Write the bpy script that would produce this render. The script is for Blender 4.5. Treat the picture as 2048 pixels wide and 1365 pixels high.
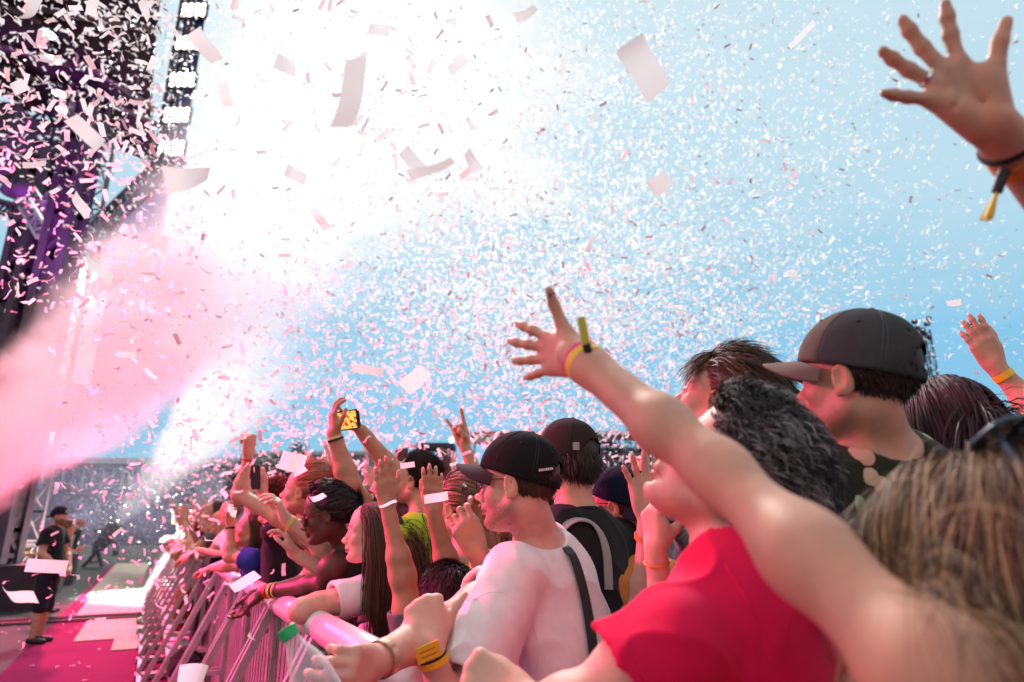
import bpy, bmesh, math, random
import numpy as np
from mathutils import Matrix, Vector, noise
for _o in list(bpy.data.objects): bpy.data.objects.remove(_o)
SC = bpy.context.scene
COL = SC.collection
rng = np.random.default_rng(11)
R = math.radians
# ------------------------------------------------------------------ camera
FPX, PITCH, EYE = 1300.0, R(16.0), 1.55
cam_d = bpy.data.cameras.new('camera'); cam = bpy.data.objects.new('camera', cam_d); COL.objects.link(cam)
cam_d.sensor_width = 36.0; cam_d.lens = 36.0*FPX/2048.0
cam_d.clip_start = 0.05; cam_d.clip_end = 3000
cam.location = (0, 0, EYE); cam.rotation_euler = (R(90)+PITCH, 0, 0)
cam_d.dof.use_dof = True; cam_d.dof.focus_distance = 2.0; cam_d.dof.aperture_fstop = 2.5
SC.camera = cam
CP, SP = math.cos(PITCH), math.sin(PITCH)
def CV(r, u, f):
    """a direction given as right / up / away from the viewer, in world axes"""
    return np.array([r, f*CP-u*SP, f*SP+u*CP], float)
def P(px, py, d):
    """the place d metres into the scene seen at photo pixel (px, py)"""
    return np.array([0, 0, EYE]) + CV((px-1024)/FPX*d, (682.5-py)/FPX*d, d)
def onz(px, py, z):
    r = CV((px-1024)/FPX, (682.5-py)/FPX, 1.0); t = (z-EYE)/r[2]
    return np.array([0, 0, EYE]) + r*t
def nrm(v):
    v = np.asarray(v, float); return v/(np.linalg.norm(v)+1e-12)
# ------------------------------------------------------------------ world, sun, exposure
SUN_EL, SUN_AZ = R(46), R(-14)
world = bpy.data.worlds.new('World'); SC.world = world; world.use_nodes = True
def build_world():
    nt = world.node_tree; N = nt.nodes; L = nt.links; N.clear()
    out = N.new('ShaderNodeOutputWorld'); bg = N.new('ShaderNodeBackground'); L.new(bg.outputs[0], out.inputs[0])
    sky = N.new('ShaderNodeTexSky'); sky.sky_type = 'NISHITA'; sky.sun_disc = False
    sky.sun_elevation = SUN_EL; sky.sun_rotation = SUN_AZ; sky.air_density = 1.0; sky.dust_density = 2.0
    tc = N.new('ShaderNodeTexCoord'); sep = N.new('ShaderNodeSeparateXYZ'); L.new(tc.outputs['Generated'], sep.inputs[0])
    # cloud layer: pale overcast, brighter overhead, open blue towards the horizon
    ramp = N.new('ShaderNodeValToRGB'); e = ramp.color_ramp.elements
    e[0].position = 0.0; e[0].color = (0.22, .50, .70, 1)
    e[1].position = 1.0; e[1].color = (.74, .85, .90, 1)
    for p, c in ((.10, (.20, .51, .75, 1)), (.22, (.23, .55, .80, 1)), (.34, (.35, .62, .78, 1)), (.46, (.49, .71, .82, 1)), (.64, (.56, .75, .84, 1))):
        q = e.new(p); q.color = c
    mp = N.new('ShaderNodeMapping'); mp.inputs['Scale'].default_value = (1.6, 1.6, 5.0); L.new(tc.outputs['Generated'], mp.inputs[0])
    nz = N.new('ShaderNodeTexNoise'); nz.inputs['Scale'].default_value = 2.2; nz.inputs['Detail'].default_value = 6; nz.inputs['Roughness'].default_value = .55
    L.new(mp.outputs[0], nz.inputs['Vector'])
    wob = N.new('ShaderNodeMath'); wob.operation = 'MULTIPLY_ADD'; L.new(nz.outputs['Fac'], wob.inputs[0]); wob.inputs[1].default_value = .34; wob.inputs[2].default_value = -.17
    ad = N.new('ShaderNodeMath'); ad.operation = 'ADD'; L.new(sep.outputs['Z'], ad.inputs[0]); L.new(wob.outputs[0], ad.inputs[1]); L.new(ad.outputs[0], ramp.inputs[0])
    # the sun behind thin cloud: a broad bright patch of sky with a ragged edge
    v = nrm(CV((790-1024)/FPX, (682.5-190)/FPX, 1.0))
    dot = N.new('ShaderNodeVectorMath'); dot.operation = 'DOT_PRODUCT'; L.new(tc.outputs['Generated'], dot.inputs[0]); dot.inputs[1].default_value = v
    w2 = N.new('ShaderNodeMath'); w2.operation = 'MULTIPLY_ADD'; L.new(nz.outputs['Fac'], w2.inputs[0]); w2.inputs[1].default_value = .10; L.new(dot.outputs['Value'], w2.inputs[2])
    mr = N.new('ShaderNodeMapRange'); mr.interpolation_type = 'SMOOTHSTEP'; L.new(w2.outputs[0], mr.inputs['Value'])
    mr.inputs['From Min'].default_value = math.cos(R(19))+.05; mr.inputs['From Max'].default_value = 1.05; mr.inputs['To Min'].default_value = 0; mr.inputs['To Max'].default_value = 1
    mix1 = N.new('ShaderNodeMix'); mix1.data_type = 'RGBA'; L.new(mr.outputs[0], mix1.inputs['Factor']); L.new(ramp.outputs[0], mix1.inputs['A']); mix1.inputs['B'].default_value = (.93, .92, .935, 1)
    # sky behind the viewer: an added warm grey-white bank, fill for the crowd
    mb = N.new('ShaderNodeMapRange'); mb.interpolation_type = 'SMOOTHSTEP'; L.new(sep.outputs['Y'], mb.inputs['Value']); mb.inputs['From Min'].default_value = .35; mb.inputs['From Max'].default_value = -.35; mb.inputs['To Min'].default_value = 0; mb.inputs['To Max'].default_value = 1
    mix0 = N.new('ShaderNodeMix'); mix0.data_type = 'RGBA'; L.new(mb.outputs[0], mix0.inputs['Factor']); L.new(mix1.outputs['Result'], mix0.inputs['A']); mix0.inputs['B'].default_value = (.80, .72, .72, 1); mix1 = mix0
    ml = N.new('ShaderNodeVectorMath'); ml.operation = 'SCALE'; L.new(sky.outputs[0], ml.inputs[0]); ml.inputs['Scale'].default_value = .08
    mix2 = N.new('ShaderNodeMix'); mix2.data_type = 'RGBA'; mix2.inputs['Factor'].default_value = .9; L.new(ml.outputs[0], mix2.inputs['A']); L.new(mix1.outputs['Result'], mix2.inputs['B'])
    L.new(mix2.outputs['Result'], bg.inputs['Color']); bg.inputs['Strength'].default_value = 1.0
build_world()
def lamp(kind, name, loc, energy, color, target=None, **kw):
    d = bpy.data.lights.new(name, kind); o = bpy.data.objects.new(name, d); COL.objects.link(o)
    o.location = loc; d.energy = energy; d.color = color
    for k, x in kw.items(): setattr(d, k, x)
    if target is not None: o.rotation_euler = (Vector(target)-Vector(loc)).to_track_quat('-Z', 'Y').to_euler()
    return o
sv = Vector((math.sin(SUN_AZ)*math.cos(SUN_EL), math.cos(SUN_AZ)*math.cos(SUN_EL), math.sin(SUN_EL)))
sun = lamp('SUN', 'sun', (0, 0, 30), 3.4, (1, .94, .88), angle=R(12)); sun.rotation_euler = (-sv).to_track_quat('-Z', 'Y').to_euler()
# stage lights of the show: pink washes from the stage at the left, a white blinder on the far barrier
lamp('SPOT', 'stage_wash', (-7.5, 4.2, 5.2), 8000, (1, .03, .24), (-1.6, 4.4, .8), spot_size=R(56), spot_blend=.6, shadow_soft_size=.4)
lamp('SPOT', 'stage_wash', (-6.5, 1.0, 4.2), 320, (1, .30, .20), (.5, 1.6, 1.7), spot_size=R(60), spot_blend=.7, shadow_soft_size=.5)
lamp('SPOT', 'stage_wash', (-13, 20, 6.0), 22000, (1, .04, .22), (-6.2, 12.6, .9), spot_size=R(40), spot_blend=.5, shadow_soft_size=.4)
lamp('SPOT', 'stage_blinder', (-12.5, 17.0, 3.6), 42000, (1, .95, .90), (-8.3, 16.8, .75), spot_size=R(50), spot_blend=.8, shadow_soft_size=.3)
lamp('SPOT', 'stage_flood', (-9.5, 9.5, 10.8), 11500, (1, .97, .96), (6, 8.5, 7.2), spot_size=R(74), spot_blend=.7, shadow_soft_size=.6)
vs = SC.view_settings; vs.view_transform = 'Standard'; vs.look = 'None'; vs.exposure = 0.15; vs.gamma = 1.0; vs.use_curve_mapping = False
SC.cycles.use_denoising = True; SC.cycles.max_bounces = 10; SC.cycles.diffuse_bounces = 3; SC.cycles.glossy_bounces = 3; SC.cycles.transmission_bounces = 6
SC.cycles.transparent_max_bounces = 16; SC.cycles.volume_bounces = 12; SC.cycles.volume_max_steps = 256; SC.cycles.caustics_reflective = False; SC.cycles.caustics_refractive = False
SC.cycles.use_adaptive_sampling = True; SC.cycles.adaptive_threshold = .02

# ------------------------------------------------------------------ materials
MATS = {}
def M(name, color=(.5, .5, .5), rough=.6, metal=0.0, noise_amt=0.0, noise_scale=20.0, bump=0.0, bump_scale=60.0, attr=False, sss=0.0, spec=.5, emit=None, estr=0.0, sheen=0.0, trans=0.0, ior=1.45, aniso=None, pattern=None, translucent=0.0):
    if name in MATS: return MATS[name]
    m = bpy.data.materials.new(name); MATS[name] = m; m.use_nodes = True
    nt = m.node_tree; N = nt.nodes; L = nt.links; b = N['Principled BSDF']
    b.inputs['Roughness'].default_value = rough; b.inputs['Metallic'].default_value = metal; b.inputs['Specular IOR Level'].default_value = spec
    b.inputs['Base Color'].default_value = (*color, 1)
    if sheen: b.inputs['Sheen Weight'].default_value = sheen
    if sss:
        b.inputs['Subsurface Weight'].default_value = sss; b.inputs['Subsurface Radius'].default_value = (1, .35, .2); b.inputs['Subsurface Scale'].default_value = .008
    if trans: b.inputs['Transmission Weight'].default_value = trans; b.inputs['IOR'].default_value = ior
    if emit is not None: b.inputs['Emission Color'].default_value = (*emit, 1); b.inputs['Emission Strength'].default_value = estr
    tc = N.new('ShaderNodeTexCoord')
    src = None
    if attr:
        a = N.new('ShaderNodeAttribute'); a.attribute_name = 'Col'; src = a.outputs['Color']
    if pattern is not None: src = pattern(N, L, tc)
    if noise_amt:
        nz = N.new('ShaderNodeTexNoise'); nz.inputs['Scale'].default_value = noise_scale; nz.inputs['Detail'].default_value = 5; L.new(tc.outputs['Object'], nz.inputs['Vector'])
        mr = N.new('ShaderNodeMapRange'); mr.inputs['To Min'].default_value = 1-noise_amt; mr.inputs['To Max'].default_value = 1+noise_amt; mr.inputs['From Min'].default_value = .3; mr.inputs['From Max'].default_value = .7
        L.new(nz.outputs['Fac'], mr.inputs['Value'])
        sc = N.new('ShaderNodeVectorMath'); sc.operation = 'SCALE'
        if src is not None: L.new(src, sc.inputs[0])
        else: sc.inputs[0].default_value = color
        L.new(mr.outputs[0], sc.inputs['Scale']); src = sc.outputs[0]
    if src is not None: L.new(src, b.inputs['Base Color'])
    if bump:
        nb = N.new('ShaderNodeTexNoise'); nb.inputs['Scale'].default_value = bump_scale; nb.inputs['Detail'].default_value = 4; L.new(tc.outputs['Object'], nb.inputs['Vector'])
        bp = N.new('ShaderNodeBump'); bp.inputs['Strength'].default_value = bump; bp.inputs['Distance'].default_value = .01; L.new(nb.outputs['Fac'], bp.inputs['Height']); L.new(bp.outputs[0], b.inputs['Normal'])
    if translucent:
        tr = N.new('ShaderNodeBsdfTranslucent'); tr.inputs['Color'].default_value = (*color, 1)
        mx = N.new('ShaderNodeMixShader'); mx.inputs[0].default_value = translucent
        L.new(b.outputs[0], mx.inputs[1]); L.new(tr.outputs[0], mx.inputs[2]); L.new(mx.outputs[0], N['Material Output'].inputs[0])
    return m
def skin_mat():
    if 'skin' in MATS: return MATS['skin']
    m = M('skin', attr=True, rough=.50, noise_amt=.13, noise_scale=26, bump=.16, bump_scale=520, sss=.10, spec=.38); nt = m.node_tree; N = nt.nodes; L = nt.links; b = N['Principled BSDF']
    # blotches, freckles and faint veins that belong to the skin itself
    src = b.inputs['Base Color'].links[0].from_socket; tc = N['Texture Coordinate']
    n1 = N.new('ShaderNodeTexNoise'); n1.inputs['Scale'].default_value = 13; n1.inputs['Detail'].default_value = 6; L.new(tc.outputs['Object'], n1.inputs['Vector'])
    r1 = N.new('ShaderNodeMapRange'); r1.inputs['From Min'].default_value = .42; r1.inputs['From Max'].default_value = .68; r1.inputs['To Max'].default_value = .42; L.new(n1.outputs['Fac'], r1.inputs['Value'])
    m1 = N.new('ShaderNodeMix'); m1.data_type = 'RGBA'; m1.blend_type = 'MULTIPLY'; L.new(r1.outputs[0], m1.inputs['Factor']); L.new(src, m1.inputs['A']); m1.inputs['B'].default_value = (.98, .70, .64, 1)
    v = N.new('ShaderNodeTexVoronoi'); v.inputs['Scale'].default_value = 85; L.new(tc.outputs['Object'], v.inputs['Vector'])
    n2 = N.new('ShaderNodeTexNoise'); n2.inputs['Scale'].default_value = 40; L.new(tc.outputs['Object'], n2.inputs['Vector'])
    s = N.new('ShaderNodeMath'); s.operation = 'MULTIPLY_ADD'; L.new(n2.outputs['Fac'], s.inputs[0]); s.inputs[1].default_value = .55; L.new(v.outputs['Distance'], s.inputs[2])
    r2 = N.new('ShaderNodeMapRange'); r2.inputs['From Min'].default_value = .38; r2.inputs['From Max'].default_value = .27; r2.inputs['To Max'].default_value = .38; L.new(s.outputs[0], r2.inputs['Value'])
    m2 = N.new('ShaderNodeMix'); m2.data_type = 'RGBA'; m2.blend_type = 'MULTIPLY'; L.new(r2.outputs[0], m2.inputs['Factor']); L.new(m1.outputs['Result'], m2.inputs['A']); m2.inputs['B'].default_value = (.70, .45, .34, 1)
    L.new(m2.outputs['Result'], b.inputs['Base Color'])
    rr_ = N.new('ShaderNodeMapRange'); rr_.inputs['To Min'].default_value = .36; rr_.inputs['To Max'].default_value = .62; L.new(n1.outputs['Fac'], rr_.inputs['Value']); L.new(rr_.outputs[0], b.inputs['Roughness'])
    return m
def hair_mat(): return M('hair', attr=True, rough=.58, spec=.32)
def cloth(name, color, pattern=None, rough=.9): return M('cloth_'+name, color, rough=rough, noise_amt=.06, noise_scale=30, bump=.18, bump_scale=700, spec=.15, sheen=.08, pattern=pattern)
# ------------------------------------------------------------------ mesh helpers
def tag(o, label=None, cat=None, group=None, kind=None):
    if label: o['label'] = label
    if cat: o['category'] = cat
    if group: o['group'] = group
    if kind: o['kind'] = kind
    return o
def mesh_obj(name, verts, faces, mat, parent=None, base=None, smooth=True, cols=None):
    verts = np.asarray(verts, float)
    me = bpy.data.meshes.new(name)
    off = np.zeros(3) if base is None else np.asarray(base, float)
    if isinstance(faces, np.ndarray):
        nf, k = faces.shape
        me.vertices.add(len(verts)); me.vertices.foreach_set('co', (verts-off).astype(np.float32).ravel())
        me.loops.add(nf*k); me.loops.foreach_set('vertex_index', faces.astype(np.int32).ravel())
        me.polygons.add(nf); me.polygons.foreach_set('loop_start', np.arange(0, nf*k, k, dtype=np.int32))
        me.update(calc_edges=True); me.validate()
    else:
        me.from_pydata([tuple(v) for v in (verts-off)], [], [tuple(f) for f in faces]); me.update()
    if smooth: me.polygons.foreach_set('use_smooth', np.ones(len(me.polygons), dtype=bool))
    if cols is not None:
        ca = me.color_attributes.new('Col', 'FLOAT_COLOR', 'POINT')
        c = np.ones((len(verts), 4), np.float32); c[:, :3] = cols; ca.data.foreach_set('color', c.ravel())
    if mat: me.materials.append(mat)
    o = bpy.data.objects.new(name, me); COL.objects.link(o)
    if parent is not None: o.parent = parent
    elif base is not None: o.location = off
    return o
def empty(name, loc):
    o = bpy.data.objects.new(name, None); COL.objects.link(o); o.location = loc; o.empty_display_size = .1; return o
class MB:
    """collects simple solids into one mesh"""
    def __init__(s): s.v = []; s.f = []
    def add(s, v, f):
        n = len(s.v); s.v += [tuple(x) for x in v]; s.f += [tuple(i+n for i in q) for q in f]; return s
    def box(s, c, ax, ay, az):
        """c centre, half axes as vectors"""
        c, ax, ay, az = (np.asarray(q, float) for q in (c, ax, ay, az))
        v = [c+i*ax+j*ay+k*az for k in (-1, 1) for j in (-1, 1) for i in (-1, 1)]
        return s.add(v, [(0, 2, 3, 1), (4, 5, 7, 6), (0, 1, 5, 4), (2, 6, 7, 3), (0, 4, 6, 2), (1, 3, 7, 5)])
    def abox(s, lo, hi):
        lo = np.array(lo, float); hi = np.array(hi, float); h = (hi-lo)/2; return s.box((lo+hi)/2, (h[0], 0, 0), (0, h[1], 0), (0, 0, h[2]))
    def bar(s, a, b, w, h, up=(0, 0, 1)):
        a = np.asarray(a, float); b = np.asarray(b, float); t = nrm(b-a); x = np.cross(t, up)
        if np.linalg.norm(x) < 1e-4: x = np.cross(t, (1, 0, 0))
        x = nrm(x); y = np.cross(x, t); return s.box((a+b)/2, (b-a)/2, x*w/2, y*h/2)
    def tube(s, pts, r, n=8, cap=True, flat=1.0, up=(0, 0, 1)):
        pts = [np.asarray(p, float) for p in pts]; rs = r if hasattr(r, '__len__') else [r]*len(pts); v = []; f = []
        for i, p in enumerate(pts):
            t = nrm(pts[min(i+1, len(pts)-1)]-pts[max(i-1, 0)]); x = np.cross(t, up)
            if np.linalg.norm(x) < 1e-3: x = np.cross(t, (1, 0, 0))
            x = nrm(x); y = np.cross(x, t)
            for k in range(n):
                a = 2*math.pi*k/n; v.append(p+rs[i]*(math.cos(a)*x+math.sin(a)*flat*y))
        for i in range(len(pts)-1):
            for k in range(n): f.append((i*n+k, i*n+(k+1) % n, (i+1)*n+(k+1) % n, (i+1)*n+k))
        if cap: f.append(tuple(range(n))[::-1]); f.append(tuple(range((len(pts)-1)*n, len(pts)*n)))
        return s.add(v, f)
    def lathe(s, prof, o, ax, n=20):
        o = np.asarray(o, float); t = nrm(ax); x = np.cross(t, (0, 0, 1) if abs(t[2]) < .9 else (1, 0, 0)); x = nrm(x); y = np.cross(t, x); v = []; f = []
        for (r, h) in prof:
            for k in range(n): a = 2*math.pi*k/n; v.append(o+t*h+max(r, 1e-4)*(math.cos(a)*x+math.sin(a)*y))
        for i in range(len(prof)-1):
            for k in range(n): f.append((i*n+k, i*n+(k+1) % n, (i+1)*n+(k+1) % n, (i+1)*n+k))
        return s.add(v, f)
    def ell(s, c, r, Rm=None, n=14):
        c = np.asarray(c, float); Rm = np.eye(3) if Rm is None else Rm; m = n//2; v = []; f = []
        for i in range(m+1):
            p = math.pi*i/m
            for k in range(n): a = 2*math.pi*k/n; v.append(c+Rm@np.array([r[0]*math.sin(p)*math.cos(a), r[1]*math.sin(p)*math.sin(a), r[2]*math.cos(p)]))
        for i in range(m):
            for k in range(n): f.append((i*n+k, (i+1)*n+k, (i+1)*n+(k+1) % n, i*n+(k+1) % n))
        return s.add(v, f)
    def build(s, name, mat, parent=None, base=None, smooth=False, cols=None): return mesh_obj(name, s.v, s.f, mat, parent, base, smooth, cols)

# ------------------------------------------------------------------ signed distance bodies
class SDF:
    def __init__(s): s.p = []
    def cap(s, a, b, ra, rb, k=.02, op=1): s.p.append(('c', np.array(a, float), np.array(b, float), ra, rb, k, op)); return s
    def ell(s, c, r, Rm=None, k=.02, op=1): s.p.append(('e', np.array(c, float), np.array(r, float), np.eye(3) if Rm is None else Rm, 0, k, op)); return s
    def flat(s, a, b, ra, rb, side, fl, k=.02, op=1):
        """tapered capsule whose thickness across `side` is the full radius and fl times that the other way"""
        s.p.append(('f', np.array(a, float), np.array(b, float), ra, rb, k, op, nrm(side), fl)); return s
    def slv(s, a, b, ra, rb, k=.02): s.p.append(('s', np.array(a, float), np.array(b, float), ra, rb, k, 1)); return s
    def cut(s, c, n, rad): s.p.append(('p', np.array(c, float), nrm(n), rad, 0, .004, -1)); return s
    def bounds(s):
        lo = np.full(3, 1e9); hi = -lo
        for q in s.p:
            if q[6] < 0: continue
            if q[0] == 'e': m = q[2].max(); l, h = q[1]-m, q[1]+m
            else:
                m = max(q[3], q[4]); l, h = np.minimum(q[1], q[2])-m, np.maximum(q[1], q[2])+m
            lo = np.minimum(lo, l); hi = np.maximum(hi, h)
        return lo, hi
    def mesh(s, h, smooth=1):
        lo, hi = s.bounds(); lo -= 3*h; hi += 3*h
        n = np.ceil((hi-lo)/h).astype(int)+1
        f = np.ones(n, np.float32)
        ax = [lo[i]+h*np.arange(n[i]) for i in range(3)]
        for q in s.p:
            k = q[5]
            if q[0] == 'e': m = q[2].max(); l, u = q[1]-m, q[1]+m
            elif q[0] == 'p': m = q[3]; l, u = q[1]-m, q[1]+m
            else: m = max(q[3], q[4]); l, u = np.minimum(q[1], q[2])-m, np.maximum(q[1], q[2])+m
            pad = k+3*h
            i0 = np.clip(np.floor((l-pad-lo)/h).astype(int), 0, n-1); i1 = np.clip(np.ceil((u+pad-lo)/h).astype(int)+1, 1, n)
            if (i1 <= i0).any(): continue
            X = (ax[0][i0[0]:i1[0]]-q[1][0])[:, None, None].astype(np.float32); Y = (ax[1][i0[1]:i1[1]]-q[1][1])[None, :, None].astype(np.float32); Z = (ax[2][i0[2]:i1[2]]-q[1][2])[None, None, :].astype(np.float32)
            if q[0] == 'e':
                r, Rm = q[2], q[3]
                u_ = [X*Rm[0, i]+Y*Rm[1, i]+Z*Rm[2, i] for i in range(3)]
                k0 = np.sqrt((u_[0]/r[0])**2+(u_[1]/r[1])**2+(u_[2]/r[2])**2); k1 = np.sqrt((u_[0]/r[0]**2)**2+(u_[1]/r[1]**2)**2+(u_[2]/r[2]**2)**2)
                d = k0*(k0-1)/np.maximum(k1, 1e-6)
            elif q[0] == 'p':
                sd = X*q[2][0]+Y*q[2][1]+Z*q[2][2]
                d = np.maximum(-sd, np.sqrt(X*X+Y*Y+Z*Z)-q[3])
            else:
                ba = q[2]-q[1]; L2 = float(ba@ba)+1e-9
                t = np.clip((X*ba[0]+Y*ba[1]+Z*ba[2])/L2, 0, 1)
                dx = X-t*ba[0]; dy = Y-t*ba[1]; dz = Z-t*ba[2]; r = q[3]+(q[4]-q[3])*t
                if q[0] == 'f':
                    sd, fl = q[7], q[8]; tn = ba/math.sqrt(L2); dp = nrm(np.cross(tn, sd))
                    c = dx*dp[0]+dy*dp[1]+dz*dp[2]; g = 1/fl
                    a2 = np.maximum(dx*dx+dy*dy+dz*dz-c*c, 0); G = np.sqrt(a2+(c*g)**2)
                    d = (G-r)*G/np.maximum(np.sqrt(a2+c*c*g**4), 1e-6)
                elif q[0] == 's':
                    tn = ba/math.sqrt(L2); al = X*tn[0]+Y*tn[1]+Z*tn[2]
                    d = np.maximum(np.sqrt(dx*dx+dy*dy+dz*dz)-r, al-math.sqrt(L2))
                else: d = np.sqrt(dx*dx+dy*dy+dz*dz)-r
            sl = tuple(slice(i0[i], i1[i]) for i in range(3)); g = f[sl]
            if q[6] > 0:
                w = np.clip(.5+.5*(g-d)/k, 0, 1); f[sl] = g*(1-w)+d*w-k*w*(1-w)
            else:
                w = np.clip(.5-.5*(g+d)/k, 0, 1); f[sl] = g*(1-w)-d*w+k*w*(1-w)
        return nets(f, lo, h, smooth)
def nets(f, lo, h, smooth=1):
    s = f < 0
    c = np.zeros(np.array(f.shape)-1, np.uint8)
    for i in (0, 1):
        for j in (0, 1):
            for k in (0, 1): c += s[i:f.shape[0]-1+i, j:f.shape[1]-1+j, k:f.shape[2]-1+k]
    act = (c > 0) & (c < 8); I = np.argwhere(act); n = len(I)
    vid = np.full(act.shape, -1, np.int32); vid[act] = np.arange(n)
    co = [(i, j, k) for i in (0, 1) for j in (0, 1) for k in (0, 1)]
    V = np.stack([f[I[:, 0]+a, I[:, 1]+b, I[:, 2]+d] for a, b, d in co], 1)
    acc = np.zeros((n, 3)); cnt = np.zeros(n)
    for a in range(8):
        for b in range(a+1, 8):
            df = np.abs(np.array(co[a])-np.array(co[b]))
            if df.sum() != 1: continue
            m = (V[:, a] < 0) != (V[:, b] < 0); t = V[:, a]/(V[:, a]-V[:, b]+1e-12)
            p = np.array(co[a])[None]+t[:, None]*(np.array(co[b])-np.array(co[a]))[None]
            acc[m] += p[m]; cnt[m] += 1
    v = lo+h*(I+acc/cnt[:, None])
    F = []
    for axn in range(3):
        sl0 = [slice(1, -1)]*3; sl1 = [slice(1, -1)]*3; sl0[axn] = slice(0, -1); sl1[axn] = slice(1, None)
        a, b = s[tuple(sl0)], s[tuple(sl1)]; d = np.argwhere(a != b); sg = a[a != b]
        for i in range(3):
            if i != axn: d[:, i] += 1
        u, w = [(1, 2), (2, 0), (0, 1)][axn]
        def at(du, dw):
            q = d.copy(); q[:, u] += du; q[:, w] += dw; return vid[q[:, 0], q[:, 1], q[:, 2]]
        q = np.stack([at(-1, -1), at(0, -1), at(0, 0), at(-1, 0)], 1); q[~sg] = q[~sg][:, ::-1]; F.append(q)
    F = np.concatenate(F); F = F[(F >= 0).all(1)]
    for _ in range(smooth):
        sm = np.zeros_like(v); ct = np.zeros(n)
        for a, b in ((0, 1), (1, 2), (2, 3), (3, 0)):
            for x, y in ((a, b), (b, a)):
                for ch in range(3): sm[:, ch] += np.bincount(F[:, x], v[F[:, y], ch], n)
                ct += np.bincount(F[:, x], minlength=n)
        v = .5*v+.5*sm/np.maximum(ct, 1)[:, None]
    return v, F
def vnormals(v, F):
    a = v[F[:, 2]]-v[F[:, 0]]; b = v[F[:, 3]]-v[F[:, 1]]; nf = np.cross(a, b); n = np.zeros_like(v)
    for i in range(4):
        for ch in range(3): n[:, ch] += np.bincount(F[:, i], nf[:, ch], len(v))
    return n/(np.linalg.norm(n, axis=1)[:, None]+1e-12)
def wrinkle(v, F, amp, scale, seed=0.0, stretch=(1, 1, 1)):
    n = vnormals(v, F); st = np.array(stretch)
    sk = np.array([[.8, .2, .45], [-.2, 1, .3], [.1, -.35, .75]]); d = np.array([noise.noise(Vector((p*st*scale+seed)))*.5+noise.noise(Vector((p*st*scale*2.3+seed+9)))*.2+.75*((1-abs(noise.noise(Vector((sk@p)*st*scale*1.1+seed+3))))**5-.35) for p in v])
    return v+n*(d*amp)[:, None]
# ------------------------------------------------------------------ people
SKIN = dict(pale=(.64, .40, .31), fair=(.56, .32, .225), tan=(.44, .24, .15), olive=(.40, .215, .135), dark=(.085, .04, .026))
HAIR = dict(black=(.012, .010, .011), dark=(.026, .016, .012), brown=(.07, .035, .02), auburn=(.16, .035, .02), red=(.30, .09, .05), blond=(.46, .28, .15), dirty=(.22, .125, .065), grey=(.12, .12, .125), purple=(.045, .012, .022))
POSES = {  # per finger (index..little): spread, then the bends of its three joints; thumb: out, across, bend
    'open': ([(-13, 6, 8, 6), (-3, 4, 8, 6), (7, 6, 9, 7), (19, 8, 10, 8)], (48, 8, 12)),
    'wide': ([(-20, -6, 6, 4), (-6, -10, 6, 4), (10, -6, 6, 4), (27, -2, 6, 6)], (62, 0, -12)),
    'flat': ([(-4, 4, 6, 5), (0, 2, 6, 5), (3, 4, 6, 5), (7, 6, 8, 6)], (24, 12, 10)),
    'relaxed': ([(-5, 28, 28, 16), (-1, 34, 32, 20), (3, 40, 36, 22), (7, 44, 38, 24)], (30, 25, 22)),
    'droop': ([(-6, 14, 26, 16), (-1, 20, 32, 18), (4, 24, 36, 20), (9, 26, 40, 22)], (22, 22, 18)),
    'fist': ([(-2, 82, 98, 60), (0, 84, 100, 62), (2, 86, 100, 62), (4, 88, 100, 62)], (18, 58, 48)),
    'horns': ([(-8, 4, 8, 6), (0, 84, 100, 60), (2, 86, 100, 60), (16, 6, 10, 8)], (18, 58, 48)),
    'grip': ([(-6, 38, 48, 28), (-1, 44, 50, 30), (3, 48, 52, 30), (7, 52, 52, 30)], (36, 42, 24)),
    'phone': ([(-8, 22, 62, 40), (-2, 34, 62, 40), (3, 42, 62, 40), (8, 46, 60, 40)], (30, 46, 18)),
    'point': ([(-4, 6, 8, 6), (0, 70, 92, 50), (2, 80, 96, 56), (4, 84, 96, 56)], (30, 40, 40)),
    'claw': ([(-12, 24, 30, 20), (-3, 20, 34, 22), (6, 24, 36, 24), (16, 28, 36, 24)], (46, 20, 20)),
    'fan': ([(-34, -4, 6, 4), (-11, -10, 8, 6), (12, -6, 10, 6), (40, 0, 8, 6)], (44, 6, -10)),
    'back': ([(-16, -22, 4, 2), (-5, -26, 4, 2), (7, -24, 4, 2), (20, -20, 4, 2)], (60, -14, -16)),
}
def rot_axis(v, ax, ang):
    ax = nrm(ax); c, s = math.cos(ang), math.sin(ang); return v*c+np.cross(ax, v)*s+ax*(ax@v)*(1-c)
FBASE = []
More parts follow.
